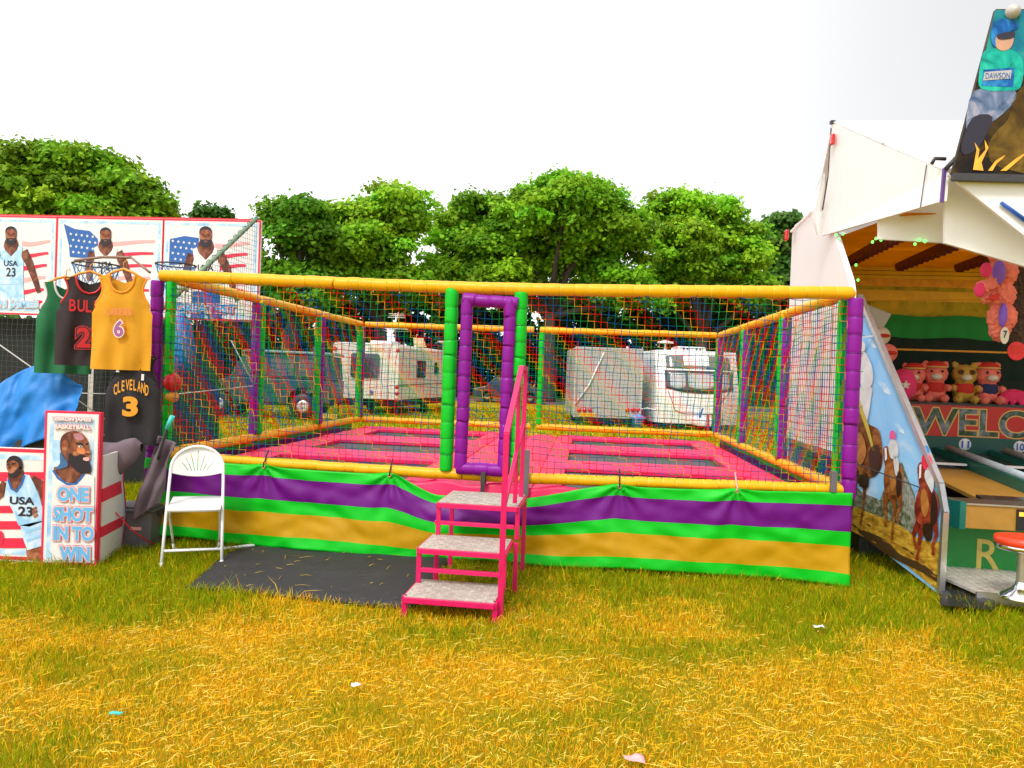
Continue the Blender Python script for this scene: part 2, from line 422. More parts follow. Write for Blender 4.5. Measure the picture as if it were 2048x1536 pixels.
# ------------------------------------------------------------------ trees
m_leaf = attr_mat('leaves', .6, .35, spec=.15)
m_bark = mat('bark', (.055, .042, .032), .9, .4, 3, .8, 8)
def leaf_cloud(rs, cen, nor, size, base, spread=.28):
    """cards: centre, normal, size -> verts/tris/colours (a folded leaf spray of two triangles each way)"""
    n = len(cen)
    nor = nor / np.maximum(np.linalg.norm(nor, axis=1, keepdims=True), 1e-6)
    a = rs.randn(n, 3); t = np.cross(nor, a); t /= np.maximum(np.linalg.norm(t, axis=1, keepdims=True), 1e-6); b = np.cross(nor, t)
    s = size[:, None]; asp = (.55 + .35 * rs.rand(n))[:, None]
    v = np.stack([cen - t * s, cen + b * s * asp - nor * s * .18, cen + t * s, cen - b * s * asp - nor * s * .18], 1).reshape(-1, 3)
    k = np.arange(n)[:, None] * 4
    tr = np.concatenate([k + np.array([[0, 1, 2]]), k + np.array([[0, 2, 3]])], 0)
    j = 1 + spread * (rs.rand(n, 1) - .5) * 2
    c = np.clip(base * j * np.array([[1, 1, 1]]) + np.array([[.35, .12, 0]]) * base[:, 1:2] * .25 * (rs.rand(n, 1) - .4), .003, 1)
    return v, tr, np.repeat(c, 4, 0)
def tree(name, x, y, trunk_h, lobes, label, seed, leafsize=.155, tint=(.19, .45, .016), clump=1.05, dens=1.0, group='trees beyond the caravans'):
    """lobes: (dx, dy, z, rx, rz); each lobe is covered by leaf clumps, limbs reach every clump"""
    rs = np.random.RandomState(seed); rr = random.Random(seed)
    root = thing(name, (x, y, 0), label, 'tree', group)
    V, T, C = [], [], []; off = 0; limbs = MB()
    base = Vector((x, y, 0)); top = Vector((x + rr.uniform(-.3, .3), y, trunk_h))
    r0 = .5
    limbs.tube([base + Vector((0, 0, -.1)), base + Vector((0, 0, .5)), (base + top) / 2 + Vector((rr.uniform(-.2, .2), 0, 0)), top], [r0 * 1.35, r0, r0 * .85, r0 * .7], 9)
    for (dx, dy, z, rx, rz) in lobes:
        c = np.array([x + dx, y + dy, z]); cv = Vector(c.tolist())
        mid = top.lerp(cv, .55) + Vector((rr.uniform(-.5, .5), rr.uniform(-.5, .5), -.3))
        limbs.tube([top - Vector((0, 0, .4)), mid, cv], [r0 * .5, r0 * .32, r0 * .16], 6)
        nc = int(max(10, 3.7 * (rx * rx * 2 + rx * rz) / clump ** 2))
        for k in range(nc):
            d = rs.randn(3); d /= np.linalg.norm(d)
            if d[2] < -.55: d[2] *= -.6
            rad = .50 + .55 * rs.rand()
            cc = c + d * np.array([rx, rx, rz]) * rad
            cr = clump * (.40 + .85 * rs.rand() ** 1.4)
            if k % 2 == 0: limbs.tube([cv, cv.lerp(Vector(cc.tolist()), .6) + Vector((0, 0, rr.uniform(-.3, .2))), Vector(cc.tolist())], [r0 * .13, r0 * .07, .02], 4, caps=False)
            nl = int(130 * dens * cr * cr * (.22 / leafsize) ** 1.6) + 20
            dd = rs.randn(nl, 3); dd /= np.linalg.norm(dd, axis=1, keepdims=True)
            low = (dd[:, 2] < -.1) & (rs.rand(nl) < .8); dd[low, 2] *= -.8
            rad2 = (.45 + .6 * rs.rand(nl, 1) ** .7); spr = rs.rand(nl) < .12; rad2[spr] *= 1.35
            p = cc + dd * np.array([cr, cr, cr * .72]) * rad2 + rs.randn(nl, 3) * .08
            nn = dd * .75 + np.array([0, -.1, .5]) + rs.randn(nl, 3) * .5
            tone = (.6 + .7 * rs.rand()) * np.array(tint) * np.array([.85 + .5 * rs.rand(), 1, .8 + .4 * rs.rand()])
            v, t, cl = leaf_cloud(rs, p, nn, leafsize * (.6 + .7 * rs.rand(nl)), np.tile(tone, (nl, 1)))
            V.append(v); T.append(t + off); C.append(cl); off += len(v)
    v = np.concatenate(V) - np.array([x, y, 0]); fast('crown', v, np.concatenate(T), np.concatenate(C), m_leaf, root, None, (x, y, 0))
    obj('trunk', limbs, m_bark, root)
    return root
def lobes_px(Y, cx, cy, spec):
    """crown lobes from picture positions: (px, py, half-width px, half-height px, depth shift)"""
    out = []
    for px, py, wx, wz, dy in spec:
        p = at(px, py, Y); out.append((p.x - cx, dy, p.z, wx * Y / FPX, wz * Y / FPX))
    return out
def tree_px(name, px, Y, trunk_h, spec, label, seed, **kw):
    g = at(px, 760, Y); return tree(name, g.x, Y, trunk_h, lobes_px(Y, g.x, Y, spec), label, seed, **kw)
tree_px('broadleaf_tree', 1095, 46, 5.6, [(1150, 400, 70, 58, 0), (1075, 455, 85, 70, .5), (1190, 470, 90, 75, -1), (1010, 500, 75, 62, 1), (1250, 500, 65, 80, .5), (1130, 520, 80, 55, 2), (1000, 575, 75, 45, 0), (1235, 590, 85, 55, 0), (1120, 455, 60, 60, -3)],
        'tallest broad green tree in the middle of the tree line', 11)
tree_px('broadleaf_tree', 1400, 50, 4.6, [(1365, 430, 55, 48, 0), (1430, 455, 60, 52, 0), (1370, 500, 75, 60, -1), (1470, 520, 60, 60, 0), (1400, 570, 85, 60, 0), (1330, 580, 50, 60, 1), (1500, 590, 50, 55, 0)],
        'round green tree between the tallest tree and the white trailer', 12, tint=(.22, .48, .018))
tree_px('broadleaf_tree', 760, 44, 4.8, [(775, 430, 72, 46, 0), (700, 455, 62, 42, 0), (820, 470, 42, 45, 0), (660, 500, 52, 48, 1), (745, 510, 78, 40, -1), (700, 560, 90, 45, 0), (800, 580, 62, 36, 0)],
        'bright green domed tree behind the cream caravan', 13, tint=(.22, .48, .018))
tree_px('broadleaf_tree', 905, 49, 4.4, [(965, 430, 60, 36, 0), (905, 480, 62, 50, 0), (960, 500, 55, 50, 0), (890, 560, 58, 50, 0), (940, 590, 60, 40, 0)],
        'lower green tree left of the tallest tree', 14, tint=(.21, .46, .018))
tree_px('broadleaf_tree', 575, 40, 4.2, [(600, 430, 48, 46, 0), (555, 480, 52, 55, 0), (620, 500, 48, 55, 0), (545, 560, 48, 55, 0), (600, 590, 70, 55, 0), (640, 590, 40, 50, 0)],
        'dark green tree beside the right edge of the player posters', 15, tint=(.12, .32, .016))
tree_px('broadleaf_tree', 130, 38, 5.0, [(95, 345, 72, 60, 0), (175, 370, 80, 60, 0), (245, 400, 72, 55, 0), (20, 380, 60, 70, 0), (100, 430, 90, 60, 0), (220, 460, 95, 50, 0), (290, 430, 40, 45, 0), (-60, 420, 70, 80, 0)],
        'large green tree behind the left end of the poster boards', 16, tint=(.19, .40, .016))
tree_px('broadleaf_tree', 1560, 72, 6, [(1560, 465, 32, 35, 0), (1545, 520, 42, 45, 0), (1600, 500, 40, 40, 0), (1560, 580, 50, 50, 0)],
        'distant pale green tree just left of the white trailer', 17, leafsize=.34, clump=1.7, tint=(.08, .20, .03))
tree_px('broadleaf_tree', 430, 78, 6, [(430, 452, 45, 20, 0), (400, 480, 60, 30, 0), (470, 480, 50, 30, 0)],
        'far treetop peeping over the player poster boards', 18, leafsize=.34, clump=1.7, tint=(.10, .24, .03))
# shaded undergrowth under the trees: reads as one mass
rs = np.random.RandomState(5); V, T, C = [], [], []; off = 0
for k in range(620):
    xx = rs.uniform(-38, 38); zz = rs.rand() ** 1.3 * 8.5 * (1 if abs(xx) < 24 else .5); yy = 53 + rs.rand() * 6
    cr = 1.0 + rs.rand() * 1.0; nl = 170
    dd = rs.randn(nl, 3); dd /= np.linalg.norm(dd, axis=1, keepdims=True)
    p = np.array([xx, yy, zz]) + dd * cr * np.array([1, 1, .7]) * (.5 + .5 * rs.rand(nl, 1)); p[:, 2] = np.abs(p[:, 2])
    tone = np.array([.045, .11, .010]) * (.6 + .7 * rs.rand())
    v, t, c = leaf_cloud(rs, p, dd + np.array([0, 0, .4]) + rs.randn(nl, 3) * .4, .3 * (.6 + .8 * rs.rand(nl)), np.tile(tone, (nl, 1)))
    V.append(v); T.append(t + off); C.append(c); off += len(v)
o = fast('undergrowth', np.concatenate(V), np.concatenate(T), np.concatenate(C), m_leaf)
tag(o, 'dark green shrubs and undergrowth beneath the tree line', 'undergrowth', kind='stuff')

# ------------------------------------------------------------------ caravans and vehicles behind
Zv = Vector((0, 0, 1))
def rbox_section(w, h, r, n=5):
    """rounded rectangle (x,z) centred on x, from z=0"""
    out = []
    for cx, cz, a0 in ((w / 2 - r, r, -90), (w / 2 - r, h - r, 0), (-w / 2 + r, h - r, 90), (-w / 2 + r, r, 180)):
        for i in range(n + 1):
            a = math.radians(a0 + 90 * i / n); out.append((cx + r * math.cos(a), cz + r * math.sin(a)))
    return out
def wheel(parent, c, axis, r=.33, w=.2):
    mb = MB(); mb.lathe(Vector(c) - axis * w / 2, [(r * .55, 0), (r * .94, 0), (r, w * .2), (r, w * .8), (r * .94, w), (r * .55, w)], 20, axis=axis)
    t = obj('wheel', mb, m_black, parent)
    mb = MB(); mb.lathe(Vector(c) - axis * w * .42, [(.001, 0), (r * .3, .01), (r * .56, .0), (r * .56, w * .84), (r * .3, w * .8), (.001, w * .82)], 16, axis=axis)
    obj('rim', mb, m_alu, t)
def rpanel(name, c, X, Z, w, h, r, m, parent, th=.03):
    """rounded pane standing proud of a wall: X right, Z up, centre c, normal X x Z pointing out"""
    n = X.cross(Z).normalized(); pts = [c + X * x + Z * (z - h / 2) for x, z in rbox_section(w, h, r)]
    mb = MB(); mb.prism([p for p in pts], n * th)
    return obj(name, mb, m, parent, fixn=True)

# cream touring caravan, rear towards the camera
A = at(662, 800, 25); B = at(795, 800, 25); z0 = .55; W1 = (B - A).length; H1 = 2.42 - z0
fx = (B - A); fx.z = 0; fx.normalize()
sx = Vector((1.35, 6.0, 0)).normalized(); L1 = 5.6
c1 = thing('caravan', ((A.x + B.x) / 2, 25.0, 0), 'cream touring caravan with rear window and red round lamps', 'caravan')
Ac = Vector((A.x, 25, z0)); Bc = Vector((A.x, 25, z0)) + fx * W1
mb = MB()
sec = [(-.0, 0), (0, H1 - .12), (.04, H1 - .03), (.14, H1)]
lft = [Ac + Zv * 0, Ac + Zv * (H1 - .08), Ac + Zv * H1 + fx * .08]
prof = [Ac, Ac + Zv * (H1 - .10), Ac + Zv * (H1 - .02) + fx * .05, Ac + Zv * H1 + fx * .16, Bc + Zv * H1 - fx * .16, Bc + Zv * (H1 - .02) - fx * .05, Bc + Zv * (H1 - .10), Bc]
mb.prism(prof, sx * L1); obj('body', mb, m_cream, c1, bevel=.03, fixn=True)
nrear = -sx; Xr = fx
cen = (Ac + Bc) / 2
rpanel('window', cen - sx * .03 + Zv * 1.12, fx, Zv, .95, .80, .1, m_glass, c1)
for px, py in ((670, 697), (796, 701), (668, 768), (794, 774), (794, 787), (793, 800)):
    d = ray(px, py); t = (Ac - CAM).dot(nrear) / d.dot(nrear); p = CAM + d * t
    mb = MB(); mb.lathe(p, [(.001, .05), (.06, .045), (.075, .02), (.075, -.01)], 14, axis=nrear); obj('tail_lamp', mb, m_redlamp, c1)
mb = MB(); mb.bar(Bc - fx * .36 - sx * .02 + Zv * .05, Bc - fx * .36 - sx * .02 + Zv * (H1 - .1), .05, .02); obj('drain_channel', mb, m_lgrey, c1)
mb = MB(); mb.lathe(cen + fx * .2 - sx * .0 + Zv * .22, [(.001, .012), (.09, .01), (.1, 0)], 18, axis=nrear); obj('badge', mb, m_navy, c1)
Bd = Board(cen - sx * .02, fx, Zv); Bd.text('lettering', 'MONZA', .1, 1.72, .62, 1.62, mat('orange_print', (.7, .25, .05), .5), 3, c1, pix=False)
# right-hand side wall: windows, trim line, skirt cut-out, wheel
ns = fx.copy(); sideX = sx
def side_pt(a, z): return Bc + sx * a + Zv * (z - z0)
rpanel('window', side_pt(2.2, 1.62) + ns * .0, sx, Zv, .9, .62, .08, m_glass, c1); rpanel('window', side_pt(3.9, 1.68), sx, Zv, .45, .45, .08, m_glass, c1)
mb = MB(); mb.bar(side_pt(.05, 1.05) + ns * .01, side_pt(5.5, 1.12) + ns * .01, .02, .03); obj('trim_strip', mb, m_grey, c1)
wheel(c1, side_pt(3.0, .33) - ns * .12, ns); wheel(c1, Ac + sx * 3.0 + fx * .12 - Zv * (z0 - .33), ns)
mb = MB(); mb.box(Ac + fx * W1 / 2 + sx * 2.8 + Zv * (-.12), (W1 * .9, 5.2, .22), (fx, sx, Zv)); obj('chassis', mb, m_black, c1)
for a in (.12, W1 - .12):
    mb = MB(); mb.bar(Ac + fx * a + sx * .3 - Zv * (z0 - .0), Ac + fx * a + sx * .3 + Zv * .0, .06); obj('corner_steady', mb, m_dgrey, c1)
rt = Ac + Zv * H1
mb = MB(); mb.box(rt + fx * 1.5 + sx * .55 + Zv * .05, (.75, .6, .1), (fx, sx, Zv)); obj('roof_light', mb, m_white, c1, bevel=.03)
mb = MB(); mb.prism([rt + fx * 2.0 + sx * 2.0, rt + fx * 2.45 + sx * 2.0, rt + fx * 2.3 + sx * 2.05 + Zv * .33, rt + fx * 1.95 + sx * 2.05 + Zv * .33], sx * .03); obj('roof_vent', mb, mat('tan_plastic', (.55, .46, .28), .5), c1)
mast = MB(); mp = rt + fx * 1.95 + sx * .3
mast.tube([mp, mp + Zv * 1.05], .014, 6); obj('mast', mast, m_alu, c1)
an = MB()
for k, (dz, w) in enumerate(((.44, .5), (.52, .48), (.60, .44), (.68, .5), (.90, .36), (.96, .34), (1.02, .32))):
    an.tube([mp + Zv * dz - fx * (w * .75), mp + Zv * dz + fx * w * .9], .009, 5)
an.tube([mp + Zv * .4 - fx * .05, mp + Zv * 1.08 + fx * .08], .010, 5)
obj('aerial', an, m_white, c1)
mb = MB(); mb.lathe(rt + fx * 2.3 + sx * 4.4 + Zv * .25, [(.001, 0), (.22, .03), (.24, .06), (.2, .08), (.001, .05)], 16); mb.tube([rt + fx * 2.3 + sx * 4.4, rt + fx * 2.3 + sx * 4.4 + Zv * .26], .025, 6); obj('roof_dish', mb, m_lgrey, c1)

# white caravan, front towards the camera
A = at(1316, 850, 23.0); B = at(1482, 850, 23.0); W2 = 2.58
c2 = thing('caravan', ((A.x + B.x) / 2, 23.0, 0), 'white caravan front with wide dark rimmed front window', 'caravan')
f2 = Vector((1, .05, 0)).normalized(); s2 = Vector((.1, 1, 0)).normalized(); s2 = (s2 - f2 * s2.dot(f2)).normalized()
O2 = Vector((A.x, 23.0, .22)); H2 = 2.28
def c2p(x, y, z): return O2 + f2 * x + s2 * y + Zv * z
def fprof(z):   # how far the nose sits behind the foremost line at height z
    t = z / H2
    return .55 * max(0, t - .42) ** 1.5 * 2.2 + .10 * max(0, .25 - t) * 4
mb = MB()
rows = [0, .12, .3, .55, .8, 1.0, 1.2, 1.4, 1.6, 1.8, 2.0, 2.15, 2.24, 2.28]
cols = 24
for z in rows:
    for i in range(cols + 1):
        u = i / cols; x = W2 * u
        e = abs(2 * u - 1); bow = .32 * e ** 4
        shr = 0 if z < 2.1 else (z - 2.1) * .6
        mb.v.append(tuple(c2p(x + (shr if u < .5 else -shr) * (e ** 6), fprof(z) + bow, z)))
n = cols + 1
for j in range(len(rows) - 1):
    for i in range(cols):
        a = j * n + i; mb.f.append((a, a + 1, a + 1 + n, a + n)); mb.mi.append(0); mb.sm.append(True)
obj('front_panel', mb, m_white, c2)
mb = MB(); mb.prism([c2p(0, .34 + fprof(0), 0), c2p(0, .32 + fprof(1.4), 1.4), c2p(0, .32 + fprof(2.2), 2.2), c2p(.06, .34 + fprof(2.28), 2.28), c2p(.06, 5.6, 2.28), c2p(0, 5.6, 2.2), c2p(0, 5.6, 0)], f2 * (W2 - .0)); obj('body', mb, m_white, c2, fixn=True)
def nose(x, z, d=0):
    e = abs(2 * x / W2 - 1); return c2p(x, fprof(z) + .32 * e ** 4 - d, z)
def nose_patch(name, x0, x1, z0_, z1, m, d, parent, r=.0, bot=0):
    mb = MB()
    def fn(u, v):
        x = x0 + (x1 - x0) * u; e = abs(2 * u - 1)
        zb = z0_ + bot * e ** 2.2 ; zt = z1 - r * e ** 6
        return nose(x, zb + (zt - zb) * v, d)
    mb.grid(fn, 16, 6); return obj(name, mb, m, parent, solid=.012)
nose_patch('window_rim', .22, 2.36, .95, 1.64, m_glass, .015, c2, 0, .14)
for x0, x1 in ((.36, .82), (.90, 1.70), (1.78, 2.22)): nose_patch('window_pane', x0, x1, 1.08, 1.56, mat('painted_reflection_glass', (.42, .44, .46), .12, .25, 2), .03, c2, 0, .07)  # pale grey base colour stands in for the reflection on the panes
nose_patch('upper_window', .28, 2.30, 1.70, 2.12, mat('grey_tinted_glass', (.14, .15, .16), .15, .1), .018, c2, .03)
nose_patch('upper_panel', .80, 1.62, 1.80, 2.12, m_white, .035, c2)
nose_patch('window_bar', .22, 2.36, 1.64, 1.69, m_white, .035, c2)
Bd = Board(c2p(.95, fprof(1.74) - .05, 1.71), f2, Zv + s2 * .5); Bd.text('lettering', 'AVONDALE', 0, .075, .55, 0, m_printwhite, 2, c2, pix=False)
for pts in ([(.30, 1.0), (.42, .7), (.52, .42), (.75, .32), (1.2, .30), (1.7, .32)], [(2.2, 1.0), (1.95, .72), (1.85, .5)]):
    mb = MB(); mb.tube([nose(x, z, .008) for x, z in pts], .012, 5); obj('panel_seam', mb, m_grey, c2)
mb = MB(); mb.lathe(c2p(.36, .9, 2.28), [(.05, 0), (.03, .12), (.03, .2), (.26, .22), (.24, .27), (.1, .31), (.001, .32)], 18); obj('roof_dome_aerial', mb, m_white, c2)
mb = MB(); mb.box(c2p(1.25, 1.4, 2.34), (.95, .8, .18), (f2, s2, Zv)); obj('roof_light', mb, m_white, c2, bevel=.06)
mb = MB()
for x in (.98, 1.1, 1.4, 1.52): mb.box(c2p(x, .98, 2.36), (.05, .05, .06), (f2, s2, Zv))
obj('roof_light_catches', mb, m_dgrey, c2)
mb = MB(); mb.box(c2p(1.3, -.25, .10), (.5, .7, .24), (f2, s2, Zv)); obj('gas_locker', mb, m_white, c2, bevel=.05)
mb = MB(); mb.tube([c2p(1.15, -.3, .02), c2p(1.2, -.45, .42), c2p(1.28, -.3, .5)], .03, 6); obj('jockey_wheel_handle', mb, m_navy, c2)
for dx in (1.36, 1.5):
    mb = MB(); mb.bar(c2p(dx, -.62, -.12), c2p(dx, -.6, .34), .06); obj('hitch_bar', mb, m_red if dx < 1.4 else m_dgrey, c2)
for x in (0.2, W2 - .2): wheel(c2, c2p(x, 3.2, .1), f2)
mb = MB(); mb.box(c2p(W2 / 2, 3, -.08), (W2 * .86, 4.8, .16), (f2, s2, Zv)); obj('chassis', mb, m_black, c2)

# grey box trailer
tl = at(1153, 690, 23.6); tr = at(1286, 690, 23.6); W3 = (tr - tl).length
t3 = thing('box_trailer', ((tl.x + tr.x) / 2, 23.6, 0), 'plain grey box trailer with red lamps along its tail', 'trailer')
O3 = Vector((tl.x, 23.6, .28)); H3 = 2.5 - .28
mb = MB(); mb.box(O3 + Vector((W3 / 2, 2.0, H3 / 2)), (W3, 4.0, H3)); obj('body', mb, mat('silver_grey_panel', (.40, .385, .37), .4, .06, 2, dirt=.25, dirtcol=(.24, .2, .16)), t3, bevel=.02)
for px in (1158, 1169, 1180, 1255, 1266, 1277):
    p = at(px, 820, 23.58); mb = MB(); mb.lathe(p, [(.001, .04), (.06, .035), (.07, 0)], 12, axis=Vector((0, -1, 0))); obj('tail_lamp', mb, m_redlamp, t3)
p = at(1165, 829, 23.59); mb = MB(); mb.box(p + Vector((.15, 0, 0)), (.5, .01, .11)); pl = obj('number_plate', mb, mat('yellow_plate', (.75, .5, .03), .4), t3)
mb = MB(); mb.tube([at(1208, 705, 23.56), at(1178, 770, 23.55), at(1150, 808, 23.55)], .025, 6); obj('door_strut', mb, m_white, t3)
for x in (0, W3):
    mb = MB(); mb.bar(O3 + Vector((x, -.01, 0)), O3 + Vector((x, -.01, H3)), .05); obj('corner_post', mb, m_lgrey, t3)
for x in (.2, W3 - .2): wheel(t3, O3 + Vector((x, 2.2, .05)), Vector((1, 0, 0)))
mb = MB(); mb.box(O3 + Vector((W3 / 2, 1.9, -.06)), (W3 * .85, 3.7, .12)); obj('chassis', mb, m_black, t3)

# blue plastic water bucket beside the white caravan
bp = gnd(1275, 857)
bk = thing('bucket', bp, 'blue plastic bucket on the grass beside the white caravan', 'bucket')
mblue = mat('blue_plastic', (.02, .17, .52), .4, .1)
mb = MB(); mb.lathe(bp, [(.001, 0), (.15, 0), (.2, .3), (.2, .33), (.001, .33)], 18); obj('pail', mb, mblue, bk)
mb = MB(); mb.lathe(bp + Zv * .335, [(.001, .1), (.14, .08), (.24, .02), (.25, 0), (.24, -.02)], 18); obj('lid', mb, mat('light_blue_plastic', (.05, .32, .75), .4), bk)
mb = MB(); q = at(1312, 820, 23.0)
mb.tube([bp + Zv * .42, bp + Vector((.1, 0, .62)), bp.lerp(q, .5) + Zv * .35, q], .016, 6)
o = obj('water_hose', mb, m_white); tag(o, 'thin white hose from the blue bucket to the caravan', 'hose')

# teal four-wheel-drive seen from its side, tail to the right
g0 = Vector((at(660, 830, 21.5).x, 21.5, 0))
j = thing('four_wheel_drive', g0 + Vector((-2, .8, 0)), 'boxy teal four wheel drive parked behind the left net', 'car')
m_teal = mat('teal_paint', (.004, .07, .075), .35, .12, 3, dirt=.3, dirtcol=(.10, .08, .05))
def jp(x, y, z): return g0 + Vector((x, y, z))
mb = MB(); body = [(0, .5), (0, 1.15), (-3.0, 1.18), (-3.05, 1.12), (-3.95, 1.05), (-4.0, .55), (-3.72, .52), (-3.62, .78), (-3.4, .92), (-3.1, .92), (-2.9, .78), (-2.82, .48), (-1.25, .48), (-1.15, .78), (-.95, .92), (-.65, .92), (-.45, .78), (-.36, .5)]
mb.prism([jp(x, 0, z) for x, z in body], (0, 1.65, 0)); obj('body', mb, m_teal, j, bevel=.02, fixn=True)
mb = MB(); mb.prism([jp(x, .05, z) for x, z in ((-.02, 1.16), (-.08, 1.86), (-2.55, 1.9), (-2.95, 1.17))], (0, 1.55, 0)); cab = obj('cab', mb, m_teal, j, bevel=.03, fixn=True)
mb = MB(); mb.prism([jp(x, .0, z) for x, z in ((0, 1.885), (-.04, 1.97), (-2.5, 1.99), (-2.62, 1.91))], (0, 1.65, 0)); obj('roof', mb, mat('pale_teal_roof', (.10, .22, .22), .4), j, bevel=.03, fixn=True)
for pts in (((-.2, 1.25), (-.22, 1.75), (-.95, 1.75), (-.95, 1.25)), ((-1.1, 1.25), (-1.1, 1.75), (-1.75, 1.75), (-1.75, 1.25)), ((-1.85, 1.25), (-1.85, 1.78), (-2.45, 1.78), (-2.7, 1.25))):
    mb = MB(); mb.prism([jp(x, .02, z) for x, z in pts], (0, .03, 0)); obj('window', mb, m_glass, j, fixn=True)
for x in (-.8, -3.25):
    for y in (.12, 1.53): wheel(j, jp(x, y, .39), Vector((0, 1, 0)), .39, .24)
mb = MB(); mb.box(jp(-2, .82, .55), (3.6, 1.2, .3)); obj('chassis', mb, m_black, j)
mb = MB(); mb.box(jp(.02, .4, .55), (.06, .5, .13)); obj('tail_bumper', mb, m_black, j)
# yellow number plate on the caravan's tow board, next to the wheel
pp = at(655, 832, 21.3); mb = MB(); mb.box(pp, (.54, .02, .13)); pl = obj('number_plate', mb, MATS['yellow_plate'], j)
Bd = Board(pp + Vector((-.24, -.011, -.045)), (1, 0, 0), (0, 0, 1)); Bd.text('lettering', 'P133 RKJ', 0, .09, .48, 0, m_printblack, 1, pl, pix=False)

# red van between the two trailers
v0 = Vector((at(1284, 820, 27).x, 27, 0))
vn = thing('red_van', v0 + Vector((.9, 2, 0)), 'red van half hidden between the grey trailer and white caravan', 'van')
mb = MB(); mb.prism([v0 + Vector((x, 0, z)) for x, z in ((0, .3), (.02, 1.2), (.14, 2.0), (.22, 2.06), (1.6, 2.06), (1.68, 2.0), (1.8, 1.2), (1.82, .3))], (0, 4.2, 0)); obj('body', mb, m_red, vn, bevel=.05, fixn=True)
mb = MB(); mb.prism([v0 + Vector((x, -.02, z)) for x, z in ((.2, 1.2), (.28, 1.8), (1.54, 1.8), (1.62, 1.2))], (0, .03, 0)); obj('window', mb, m_glass, vn, fixn=True)
for x in (.2, 1.62): wheel(vn, v0 + Vector((x, .8, .33)), Vector((1, 0, 0)))
# a low pale car far back, through the gate
v0 = Vector((at(945, 790, 41).x, 41, 0))
vn = thing('parked_car', v0 + Vector((1.9, .8, 0)), 'small dark car parked far back by the road', 'car')
mb = MB(); mb.prism([v0 + Vector((x, 0, z)) for x, z in ((0, .3), (0, .75), (.7, .9), (1.2, 1.4), (2.6, 1.45), (3.3, .95), (3.9, .85), (3.95, .3))], (0, 1.6, 0)); obj('body', mb, mat('dark_slate_paint', (.03, .045, .05), .3, .05), vn, bevel=.06, fixn=True)
mb = MB(); mb.prism([v0 + Vector((x, -.02, z)) for x, z in ((.95, .95), (1.28, 1.34), (2.55, 1.38), (3.05, .95))], (0, .04, 0)); obj('window', mb, m_glass, vn, fixn=True)
for x in (.8, 3.15): wheel(vn, v0 + Vector((x, .1, .32)), Vector((0, 1, 0)), .32)

# ------------------------------------------------------------------ trampoline
X0, Y0, ROT, TW, TD, ZB, ZT = -2.968, 6.284, -.0981, 5.564, 5.68, .725, 2.229
Tu = Vector((math.cos(ROT), math.sin(ROT), 0)); Tv = Vector((-math.sin(ROT), math.cos(ROT), 0))
def tp(u, v, z): return Vector((X0, Y0, 0)) + Tu * u + Tv * v + Zv * z
def sag(u): return -.035 * math.sin(math.pi * min(max(u / TW, 0), 1)) ** 1.3
tr_ = thing('trampoline_cage', tp(TW / 2, TD / 2, 0), 'netted fairground trampoline with yellow rails and purple and green posts', 'trampoline')

def sleeve(name, pts, r, m, parent, pitch=.12, pinch=.12, jit=.06, n=14, seed=0, band=None, endcap=True):
    """foam sleeve along a polyline, pinched by cable ties"""
    rr = random.Random(seed); path, rad, bands = [], [], []
    pts = [Vector(p) for p in pts]
    for a, b in zip(pts[:-1], pts[1:]):
        L = (b - a).length; k = max(1, round(L / pitch)); d = (b - a).normalized()
        sidev = d.orthogonal().normalized()
        for i in range(k):
            r1 = r * (1 + rr.uniform(-jit, jit)); o1 = sidev * rr.uniform(-.003, .003)
            for t, q in ((0, 1 - pinch), (.05, 1 - pinch * .3), (.2, 1.0), (.5, 1.015), (.8, 1.0), (.95, 1 - pinch * .3)):
                path.append(a + d * (L * (i + t) / k) + o1); rad.append(r1 * q)
            bands.append((a + d * (L * i / k), d, r * (1 - pinch) * 1.03))
    path.append(pts[-1]); rad.append(r * (1 - pinch))
    path = [path[0] - (path[1] - path[0]).normalized() * .004] + path; rad = [r * .6] + rad
    mb = MB(); mb.tube(path, rad, n)
    o = obj(name, mb, m, parent)
    if band:
        mb = MB()
        for c, d, rb in bands[1:]:
            mb.lathe(c - d * .003, [(rb * .98, 0), (rb * 1.03, .001), (rb * 1.03, .005), (rb * .98, .006)], 12, axis=d)
            X = d.orthogonal().normalized(); t = rr.uniform(3.6, 5.6); Y = d.cross(X); q = X * math.cos(t) + Y * math.sin(t)
            mb.bar(c + q * rb, c + q * (rb + .02), .004)
        if mb.v: obj('tie_band', mb, band, o, kind='stuff')
    return o
m_tieg = mat('dark_green_tie', (.004, .20, .02), .4); m_tiep = mat('dark_purple_tie', (.07, .004, .12), .4); m_tiey = mat('pale_yellow_tie', (.85, .55, .03), .35)
R_RAIL, R_POST = .047, .052
sd_ = 100
for z, nm in ((ZT, 'top_rail'), (ZB, 'bottom_rail')):
    rz = .92 if nm == 'bottom_rail' else 1.05
    for a, b in ((0, .27), (.27, .62), (.62, 1.0)) if nm == 'top_rail' else ((0, .47), (.47, .545), (.545, 1.0)):
        k = 6
        o = sleeve(nm, [tp(TW * (a + (b - a) * i / k), 0, z + sag(TW * (a + (b - a) * i / k))) for i in range(k + 1)], R_RAIL * rz, m_yellow, tr_, .105, .05, .03, seed=sd_, band=m_tiey); sd_ += 1
    for v0, v1 in ((0, 1 / 3), (1 / 3, 2 / 3), (2 / 3, 1)):
        for u in (0, TW):
            sleeve(nm, [tp(u, TD * v0 + .05, z), tp(u, TD * v1 - .05, z)], R_RAIL, m_yellow, tr_, .13, .05, .04, seed=sd_, band=m_tiey); sd_ += 1
    for u0, u1 in ((0, .5), (.5, 1)):
        sleeve(nm, [tp(TW * u0 + .05, TD, z), tp(TW * u1 - .05, TD, z)], R_RAIL, m_yellow, tr_, .14, .04, .03, seed=sd_, band=m_tiey); sd_ += 1
